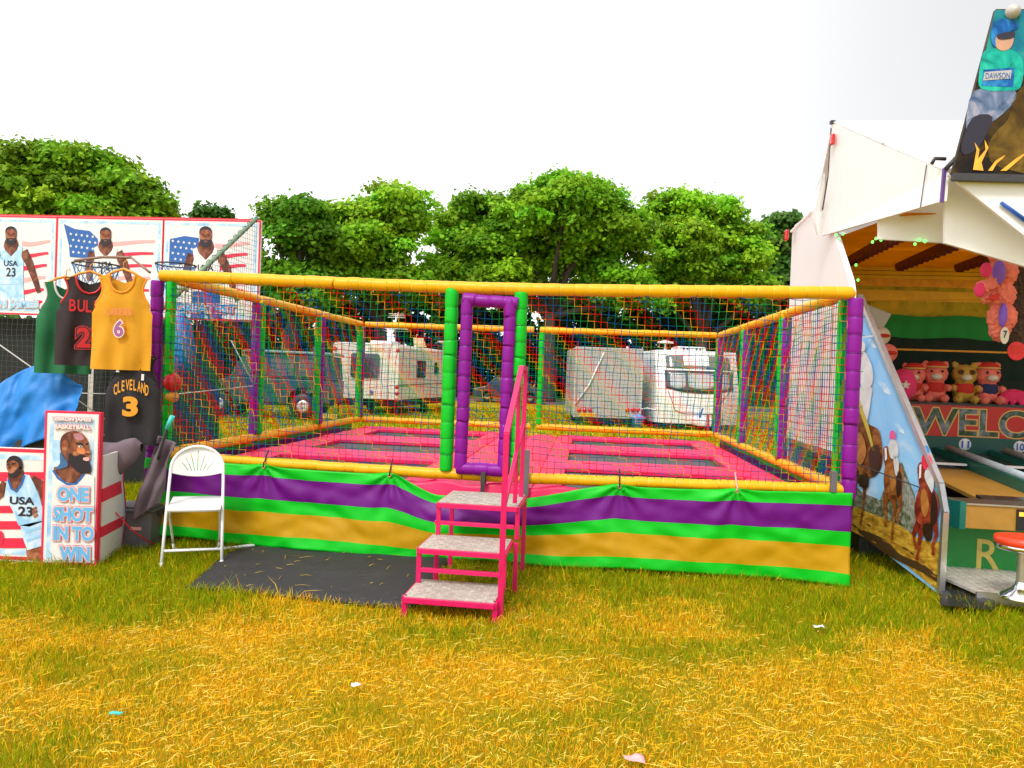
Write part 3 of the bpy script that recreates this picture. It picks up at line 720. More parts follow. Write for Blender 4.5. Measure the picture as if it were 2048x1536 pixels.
# corner and side posts: a green and a purple sleeve stand side by side at each module joint
def post(u, v, m, band, z0_=ZB + .04, z1=ZT - .045, r=R_POST, zs=0):
    global sd_
    sleeve('post', [tp(u, v, z0_ + zs), tp(u, v, z1 + zs)], r, m, tr_, .135, .07, .03, seed=sd_, band=band); sd_ += 1
post(-.03, .0, m_purple, m_tiep, ZB - .1); post(.085, .02, m_green, m_tieg, r=.042)
post(TW + .03, .0, m_purple, m_tiep, ZB - .06, r=.058); post(TW - .01, .16, m_green, m_tieg, r=.035)
for k in (1, 2, 3):
    vv = TD * k / 3 - (.06 if k == 3 else 0)
    for u, s in ((.0, 1), (TW, -1)):
        post(u, vv - .055, m_purple if (k == 1 or u > 1) else m_green, m_tieg, r=.045)
        post(u + .01 * s, vv + .055, m_green if (k == 1 or u > 1) else m_purple, m_tiep, r=.045)
post(TW * .515, TD, m_green, m_tieg, r=.045)
UG0, UG1 = 2.475, 3.03   # gateway
for u in (UG0, UG1): post(u, -.015, m_green, m_tieg, ZB + .03 + sag(u), ZT - .03 + sag(u), .055)

# nets
NETC = ['r', 'r', 'b', 'b', 'g', 'g', 'y']
def net(name, P00, U, Vv, lu, lv, cell, parent, seed, nrm, r=.0029, slack=.012, rem=lambda u, v: False, colours=True, matl=None, dirn=1, phase=0):
    rr = np.random.RandomState(seed); nu = max(2, round(lu / cell)); nv = max(2, round(lv / cell))
    f1, f2, f3 = vnoise(seed + 50), vnoise(seed + 51), vnoise(seed + 52)
    I, J = np.meshgrid(np.arange(nu + 1), np.arange(nv + 1), indexing='ij')
    a, b = I / nu, J / nv
    edge = np.minimum(1, 6 * np.minimum(np.minimum(a, 1 - a), np.minimum(b, 1 - b)))
    du = (f1(I * .23, J * .23) - .5) * slack * 3.2 * edge + (rr.rand(*I.shape) - .5) * cell * .16 * edge
    dv = (f2(I * .2, J * .2) - .5) * slack * 2.6 * edge + (rr.rand(*I.shape) - .5) * cell * .14 * edge - slack * 1.2 * np.sin(np.pi * a) * (b > 0) * edge
    # small scallops where the top row is laced to the rail
    dv -= (J == nv) * np.abs(np.sin(I * .9 + seed)) * cell * .35
    dn = (f3(I * .15, J * .15) - .5) * slack * 2.2 * edge
    P00 = np.array(P00); U = np.array(U); Vv = np.array(Vv); nn = np.array(nrm)
    P = P00 + (a * lu + du)[..., None] * U + (b * lv + dv)[..., None] * Vv + dn[..., None] * nn
    mats = [matl] if matl else [m_cord[c] for c in 'rbgy']; idx = {'r': 0, 'b': 1, 'g': 2, 'y': 3}
    mb = MB()
    def seg(p, q, ci):
        d = q - p; L = np.linalg.norm(d)
        if L < 1e-5: return
        d /= L; x = np.cross(d, nn); x /= np.linalg.norm(x); y = np.cross(d, x)
        base = len(mb.v)
        for e in (p, q):
            for t in range(3):
                an = 2.094 * t; mb.v.append(tuple(e + x * (r * math.cos(an)) + y * (r * math.sin(an))))
        for t in range(3): mb.f.append((base + t, base + (t + 1) % 3, base + 3 + (t + 1) % 3, base + 3 + t)); mb.mi.append(ci); mb.sm.append(True)
    for i in range(nu + 1):
        for jn in range(nv + 1):
            u, v = i / nu * lu, jn / nv * lv
            if rem(u, v): continue
            ci = 0 if matl else idx[NETC[(i + dirn * jn + phase) % 7]]
            if i < nu and not rem((i + 1) / nu * lu, v): seg(P[i, jn], P[i + 1, jn], ci)
            if jn < nv and not rem(u, (jn + 1) / nv * lv): seg(P[i, jn], P[i, jn + 1], ci)
    return obj(name, mb, mats, parent)
h_net = ZT - ZB - .05
CELL = .0565
net('net', tp(.06, -.02, ZB + .03), Tu, Zv, UG0 - .1, h_net - .03, CELL, tr_, 1, -Tv, dirn=1)
net('net', tp(UG1 + .03, -.02, ZB + .0), Tu, Zv, TW - UG1 - .06, h_net + .0, CELL, tr_, 2, -Tv, dirn=1, phase=3)
net('net', tp(.02, .06, ZB + .04), Tv, Zv, TD - .1, h_net - .02, CELL, tr_, 3, Tu, dirn=1)
net('net', tp(TW - .02, .06, ZB + .04), Tv, Zv, TD - .1, h_net - .02, CELL, tr_, 4, Tu, dirn=1, phase=2)
net('net', tp(.06, TD - .02, ZB + .04), Tu, Zv, TW - .12, h_net - .02, CELL, tr_, 5, -Tv, dirn=1, phase=5)
# gate: purple padded frame hung between the green posts
gate = MB(); gz0, gz1 = ZB + .06 + sag(2.75), ZT - .10 + sag(2.75)
gu0, gu1 = UG0 + .125, UG1 - .085
gt = None
g1 = sleeve('gate', [tp(gu0, -.055, gz0), tp(gu0 + .008, -.055, gz1)], .051, m_purple, tr_, .12, .08, .04, seed=901, band=m_tiep)
for pts in ([tp(gu1, -.06, gz0), tp(gu1 + .008, -.06, gz1)], [tp(gu0 - .03, -.055, gz1), tp(gu1 + .07, -.055, gz1 - .02)], [tp(gu0 - .03, -.055, gz0), tp(gu1 + .02, -.055, gz0)]):
    sd_ += 1
    sleeve('padded_bar', pts, .050, m_purple, g1, .125, .09, .04, seed=sd_)
net('net', tp(gu0 + .04, -.05, gz0 + .03), Tu, Zv, gu1 - gu0 - .07, gz1 - gz0 - .06, CELL, g1, 9, -Tv, dirn=1, phase=1)
# pads and jumping mats
def pad(u0, u1, v0, v1, z=.585, th=.042, seed=0, m=m_pink, name='safety_pad', parent=None):
    f = vnoise(seed + 300); nu = max(3, int((u1 - u0) / .09)); nv = max(3, int((v1 - v0) / .09))
    mb = MB()
    def top(a, b):
        e = min(a, 1 - a) * (u1 - u0); g_ = min(b, 1 - b) * (v1 - v0); e = min(e, g_)
        pz = z + th * min(1, (e / .06)) ** .5 + .012 * (float(f(a * (u1 - u0) * 5, b * (v1 - v0) * 5)) - .5)
        return tp(u0 + (u1 - u0) * a, v0 + (v1 - v0) * b, pz)
    mb.grid(top, nu, nv)
    c = [tp(u0, v0, z - .03), tp(u1, v0, z - .03), tp(u1, v1, z - .03), tp(u0, v1, z - .03)]; t_ = [tp(u0, v0, z + .006), tp(u1, v0, z + .006), tp(u1, v1, z + .006), tp(u0, v1, z + .006)]
    mb.add(c + t_, [(3, 2, 1, 0), (0, 1, 5, 4), (1, 2, 6, 5), (2, 3, 7, 6), (3, 0, 4, 7)])
    return obj(name, mb, m, tr_)
uL0, uL1, uR0, uR1 = .42, 2.06, 3.40, 5.14
vr = [(.14, 1.62), (2.12, 3.52), (4.02, 5.42)]
k = 0
for ua, ub in ((.06, 2.30), (3.16, TW - .06)):
    k += 1; pad(ua, ub, .04, .138, seed=k)
    for a, b in ((1.622, 1.868), (1.872, 2.118), (3.522, 3.768), (3.772, 4.018), (5.422, TD - .05)):
        k += 1; pad(ua, ub, a, b, seed=k)
for (va, vb) in vr:
    for ua, ub in ((.06, uL0 - .003), (uL1 + .003, 2.30), (3.16, uR0 - .003), (uR1 + .003, TW - .06)):
        k += 1; pad(ua, ub, va, vb, seed=k, z=.582)
    for ua, ub in ((uL0, uL1), (uR0, uR1)):
        mb = MB(); mb.grid(lambda a, b: tp(ua + (ub - ua) * a, va + (vb - va) * b, .545 - .03 * math.sin(math.pi * a) * math.sin(math.pi * b)), 10, 8)
        obj('jumping_mat', mb, m_bed, tr_, solid=.006)
for a, b in ((.10, 1.55), (1.554, 2.6), (2.604, 3.8), (3.804, TD - .1)):
    k += 1; pad(2.304, 2.728, a, b, seed=k, z=.578); k += 1; pad(2.732, 3.156, a, b, seed=k, z=.580)
# pink apron under the gateway and steel underframe
mb = MB(); f = vnoise(77)
mb.grid(lambda a, b: tp(1.85 + 2.35 * a, -.035 - .03 * b + .03 * float(f(a * 14, b * 3)) , .63 - .24 * b + .015 * math.sin(a * 31)), 60, 8); obj('apron', mb, m_pink, tr_, solid=.006)
for u in (.1, TW / 2, TW - .1):
    for v in (.12, TD / 3, 2 * TD / 3, TD - .12):
        mb = MB(); mb.bar(tp(u, v, 0), tp(u, v, .56), .06); obj('leg', mb, m_dgrey, tr_)
for v in (.12, TD / 3, 2 * TD / 3, TD - .12):
    mb = MB(); mb.bar(tp(.05, v, .53), tp(TW - .05, v, .53), .05); obj('cross_beam', mb, m_dgrey, tr_)
for px, py, pyb, nm in ((1079, 917, 996, 0), (1668, 938, 986, 1)):
    u = 3.13 if nm == 0 else TW - .10
    mb = MB(); mb.bar(tp(u, -.07, .56 if nm == 0 else .71), tp(u, -.07, .92 if nm == 0 else .87), .042); obj('stub_post', mb, m_grey, tr_, bevel=.004)
mb = MB(); uc = 2.79; mb.box(tp(uc, -.05, ZB + sag(uc)), (.035, .105, .105), (Tu, Tv, Zv)); mb.box(tp(uc, -.11, ZB + sag(uc) - .10), (.03, .012, .16), (Tu, Tv, Zv)); obj('clamp', mb, m_dgrey, tr_)
# thin black lashing where the handrail is tied to the post
mb = MB(); c0 = tp(UG1 + .02, -.08, 1.30)
mb.tube([c0 + Vector((.07 * math.cos(t * .7), .05 * math.sin(t * .7) - .02, .02 * math.sin(t * 1.3) + .01 * t - .07)) for t in range(24)], .004, 5); obj('lashing', mb, m_black, tr_)

# striped skirt banner
m_bg = mat('green_tarpaulin', (.0, .50, .012), .45, .08, 5, .15, 180, spec=.3, dirt=.12, dirtcol=(.02, .2, .01)); m_bp = mat('purple_tarpaulin', (.14, .001, .19), .45, .1, 5, .15, 180, spec=.3); m_by = mat('ochre_tarpaulin', (.52, .28, .001), .5, .1, 5, .15, 180, spec=.3, dirt=.2, dirtcol=(.3, .13, .001))
sk = thing('skirt_banner', tp(TW / 2, -.1, 0), 'green purple and ochre striped tarpaulin skirt round the trampoline foot', 'banner')
fa, fb, fc = vnoise(21), vnoise(22), vnoise(23)
def sstep(a, b, x):
    t = min(max((x - a) / (b - a), 0), 1); return t * t * (3 - 2 * t)
EYE = [.98, 2.03, 3.86, 4.75]
def skirt(a, b, back=0):
    u = -.04 + (TW + .08) * a
    t = b                                   # 0 top, 1 bottom
    dip = sstep(2.03, 2.45, u) * (1 - sstep(3.0, 3.86, u)) * .145
    swag = sum(.016 * math.exp(-((u - e) / .1) ** 2) for e in EYE) + .006 * math.sin(u * 2.3 + 1)
    ztop = .712 + sag(u) - dip + swag - .008
    zbot = .03 + .012 * math.sin(u * 1.7 + .5) + .008 * math.sin(u * 5.1) - .02 * sstep(4.6, 5.6, u) + (.05 if u < .7 else 0) * (1 - u / .7)
    z = ztop + (zbot - ztop) * t
    w = .03 * t + .025 * math.sin(u * 3.1 + 2.0 * t) * t + .032 * (float(fa(u * 2.2 + 3, t * 2.0 + 5)) - .5) * (.3 + t) + .024 * (float(fb(u * 7 - t * 6 + 9, t * 5 + u * 4 + 2)) - .5) + .006 * (float(fc(u * 11 + t * 9, t * 4 - u * 3)) - .5)
    # tension folds fanning from each eyelet
    for e in EYE:
        du, dz = u - e, t * .6
        rr_ = math.hypot(du, dz)
        if rr_ < .55: w += .024 * math.cos(9 * math.atan2(dz, du)) * math.exp(-rr_ / .22) * min(1, rr_ / .05)
    w += .06 * dip / .2 * math.sin(t * 6.5 + u * 2) * .5
    return tp(u, -.075 - w, z)
BANDS = [.135, .415, .575, .862, 1.0]
ROWS = 40
mb = MB()
rowsb = [i / ROWS for i in range(ROWS + 1)]
for b in BANDS[:-1]:
    i = min(range(1, ROWS), key=lambda q: abs(rowsb[q] - b)); rowsb[i] = b
NU = 300
for t in rowsb:
    for i in range(NU + 1): mb.v.append(tuple(skirt(i / NU, t)))
for jx in range(ROWS):
    tm = (rowsb[jx] + rowsb[jx + 1]) / 2; bi = next(q for q, b in enumerate(BANDS) if tm < b)
    for i in range(NU):
        a = jx * (NU + 1) + i; mb.f.append((a, a + NU + 1, a + NU + 2, a + 1)); mb.mi.append([0, 1, 0, 2, 0][bi]); mb.sm.append(True)
# return down each side
for u_end, i_end, sgn in ((-.10, 0, 1), (TW + .06, NU, 1)):
    b0 = len(mb.v)
    for t in rowsb:
        p = skirt(0 if i_end == 0 else 1, t); q = tp(-.06 if i_end == 0 else TW + .05, .0, 0); 
        for kk in range(9):
            s_ = kk / 8; v_ = -.1 + s_ * TD
            e = tp((-.07 if i_end == 0 else TW + .06) + .02 * math.sin(v_ * 4 + 3 * t), v_, p.z)
            mb.v.append(tuple(p if kk == 0 else e))
    for jx in range(ROWS):
        tm = (rowsb[jx] + rowsb[jx + 1]) / 2; bi = next(q for q, b in enumerate(BANDS) if tm < b)
        for kk in range(8):
            a = b0 + jx * 9 + kk; mb.f.append((a, a + 9, a + 10, a + 1)); mb.mi.append([0, 1, 0, 2, 0][bi]); mb.sm.append(True)
obj('tarpaulin', mb, [m_bg, m_bp, m_by], sk, solid=.003)
m_brass = mat('brass_eyelet', (.55, .30, .16), .3, .1, metal=.8)
for e in EYE:
    a = (e + .04) / (TW + .08); p = skirt(a, .035); mb = MB()
    mb.lathe(p - Tv * .006, [(.006, 0), (.008, .004), (.014, .004), (.016, 0)], 14, axis=-Tv); obj('eyelet', mb, m_brass, sk)
    mb = MB(); mb.tube([p - Tv * .006, p - Tv * .01 + Zv * .04, tp(e, -.06, ZB + sag(e) + .01), tp(e, -.03, ZB + sag(e) + .06), tp(e, .01, ZB + sag(e) + .10)], .006, 6); obj('bungee_cord', mb, m_black if e < 4 else m_printpink, sk)
# ------------------------------------------------------------------ steps
SX0, SX1 = -.60, -.05
def stp(x, y, z): return Vector((x + (y - 4.55) * .12, y - (x + .3) * .12, z))
st = thing('entrance_steps', stp(-.3, 5.1, 0), 'three pink steel steps with checker plate treads and one handrail', 'steps')
def checker_mat():
    m = bpy.data.materials.new('checker_plate'); m.use_nodes = True
    n, l = m.node_tree.nodes, m.node_tree.links; b = n['Principled BSDF']
    b.inputs['Metallic'].default_value = .25; b.inputs['Roughness'].default_value = .45
    tc = n.new('ShaderNodeTexCoord'); nz = n.new('ShaderNodeTexNoise'); nz.inputs['Scale'].default_value = 14; nz.inputs['Detail'].default_value = 8; nz.inputs['Roughness'].default_value = .8
    l.new(tc.outputs['Object'], nz.inputs['Vector'])
    r = n.new('ShaderNodeValToRGB'); e = r.color_ramp.elements
    e[0].position = .34; e[0].color = (.38, .30, .24, 1); e[1].position = .62; e[1].color = (.64, .61, .55, 1)
    l.new(nz.outputs['Fac'], r.inputs[0]); l.new(r.outputs[0], b.inputs['Base Color'])
    return m
m_check = checker_mat()
ST = [(.13, 4.54, 4.93, -.61, -.055), (.365, 4.83, 5.24, -.60, -.045), (.60, 5.22, 5.74, -.565, -.01)]
for zi, (z, ya, yb, xa, xb) in enumerate(ST):
    mb = MB(); P = [stp(xa, ya, z), stp(xb, ya, z), stp(xb, yb, z), stp(xa, yb, z)]
    mb.prism([p - Zv * .006 for p in P], Zv * .006)
    t = obj('tread', mb, m_check, st, fixn=True)
    mb = MB(); nx, ny = 15, 9     # raised bars of the checker plate
    for i in range(nx):
        for j2 in range(ny):
            cx = xa + (xb - xa) * (i + .5) / nx; cy = ya + (yb - ya) * (j2 + .5) / ny; a = math.radians(45 if (i + j2) % 2 else -45)
            d = Vector((math.cos(a), math.sin(a), 0)) * .014; c = stp(cx, cy, z + .0012)
            mb.bar(c - d, c + d, .006, .0024)
    obj('raised_bars', mb, m_check, t, kind='stuff')
    q = .030
    for a, b in ((0, 1), (1, 2), (2, 3), (3, 0)):
        mb = MB(); mb.bar(P[a] - Zv * .024, P[b] - Zv * .024, q, .034); obj('tread_frame', mb, m_magenta, st, bevel=.003)
legs = [[(-.61, 4.545, 0, .13), (-.055, 4.55, 0, .13)], [(-.60, 4.84, .13, .345), (-.045, 4.84, .13, .345)], [(-.565, 5.23, .365, .58), (-.01, 5.23, .365, .58)]]
for row in legs:
    for x, y, za, zb in row:
        mb = MB(); mb.bar(stp(x, y + .012, za), stp(x, y + .012, zb), .032); obj('leg', mb, m_magenta, st, bevel=.003)
for x in (-.565, -.01):
    mb = MB(); mb.bar(stp(x, 5.72, 0), stp(x, 5.72, .58), .032); obj('leg', mb, m_magenta, st, bevel=.003)
    mb = MB(); mb.bar(stp(x, 5.22, 0), stp(x, 5.22, .345), .032); obj('leg', mb, m_magenta, st, bevel=.003)
for y, z in ((4.845, .215), (5.235, .45)):
    mb = MB(); mb.bar(stp(-.59, y + .004, z), stp(-.03, y + .004, z), .026, .028); obj('riser_bar', mb, m_magenta, st, bevel=.003)
hx = -.03
A_, B_, C_, D_ = stp(hx, 4.62, 0), stp(hx, 4.62, 1.14), stp(hx - .01, 5.42, 1.56), stp(hx, 5.62, 1.555)
E_ = stp(hx, 5.62, .60)
mb = MB(); mb.bar(A_, B_ + Zv * .01, .036); mb.bar(stp(hx, 5.22, .62), stp(hx, 5.22, 1.44), .03); obj('handrail_post', mb, m_magenta, st, bevel=.003)
mb = MB(); mb.bar(B_, C_, .036); mb.bar(C_, D_, .036); hr = obj('handrail', mb, m_magenta, st, bevel=.003)
mb = MB(); mb.bar(D_ + Zv * .017, E_, .032); obj('handrail_post', mb, m_magenta, st, bevel=.003)
mb = MB(); mb.bar(stp(hx, 4.62, .70), stp(hx, 5.62, 1.16), .028); obj('middle_rail', mb, m_magenta, st, bevel=.003)

# ------------------------------------------------------------------ rubber mat
mt = [gnd(370, 1182), gnd(455, 1110), gnd(500, 1096), gnd(700, 1102), gnd(905, 1112), gnd(870, 1170), gnd(822, 1222), gnd(660, 1208), gnd(500, 1190)]
cx = sum(p.x for p in mt) / 9; cy = sum(p.y for p in mt) / 9
mb = MB(); fm = vnoise(41)
ring = []
for i in range(9):
    p, q = mt[i], mt[(i + 1) % 9]
    for k in range(8): ring.append((p.x + (q.x - p.x) * k / 8 + .006 * math.sin(i * 3 + k), p.y + (q.y - p.y) * k / 8 + .006 * math.cos(i * 5 + k)))
N = len(ring); rings = 9
for r_ in range(rings + 1):
    s_ = r_ / rings
    for x, y in ring:
        xx, yy = cx + (x - cx) * s_, cy + (y - cy) * s_
        mb.v.append((xx, yy, .028 + .014 * float(fm(xx * 3, yy * 3)) - (.012 if r_ == rings else 0)))
for r_ in range(rings):
    for i in range(N):
        mb.f.append((r_ * N + i, r_ * N + (i + 1) % N, (r_ + 1) * N + (i + 1) % N, (r_ + 1) * N + i)); mb.mi.append(0); mb.sm.append(True)
b0 = len(mb.v)
for x, y in ring: mb.v.append((x, y, .004))
for i in range(N): mb.f.append((rings * N + i, rings * N + (i + 1) % N, b0 + (i + 1) % N, b0 + i)); mb.mi.append(0); mb.sm.append(False)
o = obj('rubber_mat', mb, m_rubber); tag(o, 'black rubber mat lying on the grass before the pink steps', 'mat')
mat_poly = ring

# white pole on the ground behind the chair
mb = MB(); a, b = gnd(440, 1098, .03), gnd(545, 1088, .03); mb.tube([a, a.lerp(b, .5) + Zv * .005, b], .012, 8)
mb.lathe(b, [(.013, -.02), (.016, 0), (.016, .02), (.001, .022)], 10, axis=(b - a).normalized()); o = obj('white_pole', mb, m_whitem); tag(o, 'thin white pole lying on the grass along the striped skirt', 'pole')

# ------------------------------------------------------------------ folding chair
FL, FR = gnd(322, 1136), gnd(443, 1131)
cu = (FR - FL); cu.z = 0; cw = cu.length; cu.normalize(); cv = Vector((-cu.y, cu.x, 0))
C0 = (FL + FR) / 2
def ch(x, y, z): return C0 + cu * x + cv * y + Zv * z
chair = thing('folding_chair', C0, 'white folding chair with fan slotted back facing the grass', 'chair')
hw = cw / 2
# front legs run up into the hoop of the backrest: one bent tube
pts = [ch(-hw, 0, 0), ch(-hw + .008, .10, .30), ch(-hw + .016, .20, .60), ch(-hw + .02, .235, .70)]
arc = [ch(-(hw - .02) * math.cos(t), .235 + .045 * math.sin(t), .70 + .165 * math.sin(t)) for t in [math.pi * i / 14 for i in range(1, 14)]]
pts2 = [ch(hw - .02, .235, .70), ch(hw - .016, .20, .60), ch(hw - .008, .10, .30), ch(hw, 0, 0)]
mb = MB(); mb.tube(pts + arc + pts2, .0115, 10); obj('front_frame', mb, m_whitem, chair)
# rear legs: inverted U with a low rung
rl = [ch(-hw + .04, .36, .10), ch(-hw + .035, .34, .16), ch(-hw + .03, .18, .33), ch(-hw + .035, .12, .40), ch(-hw + .07, .09, .435), ch(hw - .07, .09, .435), ch(hw - .035, .12, .40), ch(hw - .03, .18, .33), ch(hw - .035, .34, .16), ch(hw - .04, .36, .10)]
mb = MB(); mb.tube(rl, .0095, 8); obj('rear_leg_frame', mb, m_whitem, chair)
for s_ in (-1, 1):
    mb = MB(); mb.tube([ch(s_ * (hw - .04), .36, .10), ch(s_ * (hw - .045), .43, .0)], .0095, 8); obj('leg', mb, m_whitem, chair)
    mb = MB(); mb.tube([ch(s_ * hw, 0, 0), ch(s_ * hw, .006, .035)], .0145, 10); obj('foot_cap', mb, m_chair, chair)
mb = MB(); mb.tube([ch(-hw, .04, .115), ch(hw, .04, .115)], .010, 8); obj('front_rung', mb, m_whitem, chair)
mb = MB(); mb.tube([ch(-hw + .045, .40, .05), ch(-hw + .07, .41, .035), ch(hw - .07, .41, .035), ch(hw - .045, .40, .05)], .009, 8); obj('rear_rung', mb, m_whitem, chair)
mb = MB()
def seat(a, b):
    x = (a - .5) * 2; rr_ = 1 - .06 * abs(x) ** 6 - .0
    return ch(x * (hw - .022), .035 + .40 * b + .012 * abs(x) ** 3 * (1 if b < .5 else -1), .425 + .018 * b - .014 * math.cos(x * 1.5) * math.sin(math.pi * min(1, b * 1.1)) - .018 * (1 - min(1, b / .12)) ** 2)
mb.grid(seat, 18, 14); obj('seat', mb, m_chair, chair, solid=.022, bevel=.004)
# back panel with slots: polar grid with radial gaps
mb = MB()
def backp(x, z):
    t = max(-1, min(1, x / (hw - .02)))
    return ch(x, .225 + .04 * ((z - .66) / .2) + .035 * math.cos(t * 1.5), z)
NX, NZ = 150, 40
slots = [-.135, -.085, -.042, .0, .042, .085, .135]
ids = {}
def inside(x, z):
    top = .70 + .165 * math.sqrt(max(0, 1 - (x / (hw - .012)) ** 2)); bot = .655 + .035 * (x / hw) ** 2 - .025
    return bot <= z <= top
def slotted(x, z):
    k = max(0, (z - .66) / .14)
    if not (.675 < z < .825 - .16 * (abs(x) / .15) ** 2): return False
    return any(abs(x - s_ * (0.42 + .80 * k ** 1.2)) < .0026 for s_ in slots)
for i in range(NX):
    for j2 in range(NZ):
        x0 = -hw + .012 + (2 * hw - .024) * i / NX; x1 = -hw + .012 + (2 * hw - .024) * (i + 1) / NX
        def zz(x, k):
            top = .70 + .160 * math.sqrt(max(0, 1 - (x / (hw - .01)) ** 2)); bot = .635 + .04 * (x / hw) ** 2
            return bot + (top - bot) * k / NZ
        xm = (x0 + x1) / 2; zm = (zz(xm, j2) + zz(xm, j2 + 1)) / 2
        if slotted(xm, zm): continue
        q = []
        for x, k in ((x0, j2), (x1, j2), (x1, j2 + 1), (x0, j2 + 1)):
            key = (round(x, 5), k)
            if key not in ids: ids[key] = len(mb.v); mb.v.append(tuple(backp(x, zz(x, k))))
            q.append(ids[key])
        mb.f.append(tuple(q)); mb.mi.append(0); mb.sm.append(True)
obj('backrest', mb, m_chair, chair, solid=.012)

# ------------------------------------------------------------------ left stall: basketball game
bs = thing('basketball_stall', (-4.6, 8.8, 0), 'basketball stall with three player poster boards above dark netting', 'stall')
PR = Vector((-3.02, 8.75, 0)); PLd = Vector((-1, .09, 0)).normalized()
PB = Board(PR + Zv * 2.0, -PLd, Zv)          # poster plane, right edge at u=0
def poster(x0, x1, y0, y1, lab):
    (u0, v1), (u1, v0) = PB.uv(x0, y0), PB.uv(x1, y1)
    v1 = 1.20 if v1 > .8 else v1
    mb = MB(); mb.prism([PB.P(u0, v0) - PB.n * .03, PB.P(u1, v0) - PB.n * .03, PB.P(u1, v1) - PB.n * .03, PB.P(u0, v1) - PB.n * .03], PB.n * .03)
    o = obj('poster_board', mb, m_printwhite, bs, fixn=True); o['label'] = lab
    def frame(d0, d1, m, layer):
        PB.shapes('border', [[(u0 + d0, v0 + d0), (u1 - d0, v0 + d0), (u1 - d0, v0 + d1), (u0 + d0, v0 + d1)], [(u0 + d0, v1 - d1), (u1 - d0, v1 - d1), (u1 - d0, v1 - d0), (u0 + d0, v1 - d0)],
                             [(u0 + d0, v0 + d1), (u0 + d1, v0 + d1), (u0 + d1, v1 - d1), (u0 + d0, v1 - d1)], [(u1 - d1, v0 + d1), (u1 - d0, v0 + d1), (u1 - d0, v1 - d1), (u1 - d1, v1 - d1)]], m, layer, o, pix=False)
    frame(.002, .022, m_printred, 1); frame(.045, .075, m_paleblue, 1)
    return o
def wave(x0, x1, y, h, amp, ph, taper=0):
    n = 10; up = [(x0 + (x1 - x0) * i / n, y + amp * math.sin(ph + i * .45)) for i in range(n + 1)]
    lo = [(x0 + (x1 - x0) * i / n, y + h * (1 - taper * i / n) + amp * math.sin(ph + i * .45)) for i in range(n + 1)][::-1]
    return up + lo
def player(o, cx, cy, s, jersey, flip=1, name='USA', num='23', layer=4, shorts=None):
    """generic athlete print: head at (cx,cy), s = head half height in px"""
    f = lambda x, y: (cx + flip * x * s, cy + y * s)
    PBs = PB
    PBs.shape('figure_arm', PBs.limb([f(1.55, 2.0), f(2.3, 3.6), f(3.0, 5.6), f(3.5, 7.2)], [.055, .05, .038, .028]), m_skin, layer, o, pix=False)
    PBs.shape('figure_arm', PBs.limb([f(-1.55, 2.0), f(-2.1, 3.8), f(-2.0, 5.6)], [.055, .05, .035]), m_skin, layer, o, pix=False)
    PBs.shape('figure_neck', [f(-.55, .4), f(.6, .4), f(.9, 1.7), f(0, 2.6), f(-.9, 1.7)], m_skin, layer, o, smooth=4)
    PBs.shape('figure_shirt', [f(-1.0, 1.25), f(-.75, 1.9), f(0, 2.7), f(.75, 1.9), f(1.0, 1.25), f(1.45, 1.5), f(1.3, 2.6), f(1.55, 3.5), f(1.5, 6.2), f(-1.5, 6.2), f(-1.55, 3.5), f(-1.3, 2.6), f(-1.45, 1.5)], jersey, layer + 1, o)
    if shorts: PBs.shape('figure_shorts', [f(-1.5, 6.15), f(1.5, 6.15), f(1.75, 9.2), f(.2, 9.2), f(0, 7.6), f(-.2, 9.2), f(-1.75, 9.2)], shorts, layer + 1, o)
    PBs.shape('figure_head', [f(-.62, -.6), f(0, -1.0), f(.62, -.6), f(.68, .1), f(.45, .85), f(0, 1.15), f(-.45, .85), f(-.68, .1)], m_skinl, layer + 2, o, smooth=4)
    PBs.shape('figure_hair', [f(-.68, -.25), f(-.6, -.8), f(0, -1.08), f(.6, -.8), f(.68, -.25), f(.45, -.62), f(0, -.72), f(-.45, -.62)], m_beard, layer + 3, o, smooth=3)
    PBs.shape('figure_beard', [f(-.68, .0), f(-.56, .4), f(-.3, .42), f(0, .36), f(.3, .42), f(.56, .4), f(.68, .0), f(.58, .85), f(.25, 1.2), f(0, 1.28), f(-.25, 1.2), f(-.58, .85)], m_beard, layer + 3, o)
    PBs.shape('figure_lips', [f(-.24, .56), f(0, .52), f(.24, .56), f(.12, .70), f(-.12, .70)], m_skinl, layer + 4, o)
    PBs.shape('figure_nose', [f(-.06, -.05), f(.08, -.05), f(.16, .26), f(-.14, .26)], m_skin, layer + 3, o)
    PBs.shapes('figure_brow', [[f(-.45, -.22), f(-.1, -.18), f(-.1, -.02), f(-.45, -.04)], [f(.12, -.18), f(.46, -.22), f(.46, -.04), f(.12, -.02)]], m_skin, layer + 3, o)
    PBs.text('lettering', name, *f(-.85, 3.2), *f(.85, 3.9), m_printblack, layer + 3, o, offset=.02) if flip > 0 else None
    PBs.text('lettering', num, *f(-.55, 4.1), *f(.55, 5.2), m_printblack, layer + 3, o, offset=.02) if flip > 0 else None
p1 = poster(-98, 110, 436, 632, 'poster of a basketball player beside red flag stripes')
p2 = poster(113.5, 323, 437, 634, 'poster of a basketball player before a starred blue flag')
p3 = poster(326, 516, 438, 644, 'poster of a basketball player above large blue lettering')
for o_, x0, x1, ph in ((p1, 44, 100, 0), (p2, 196, 310, .8), (p3, 430, 498, .4)):
    for k, y in enumerate((478, 502, 526, 550, 574, 598) if o_ is not p3 else (482, 504, 526, 550, 575)):
        PB.shape('flag_stripe', wave(x0 - (k % 2) * 6, x1 - k * 3, y + 4, 10, 2.0, ph + k * .3, .5), m_printred if k % 3 else m_printpink, 2, o_)
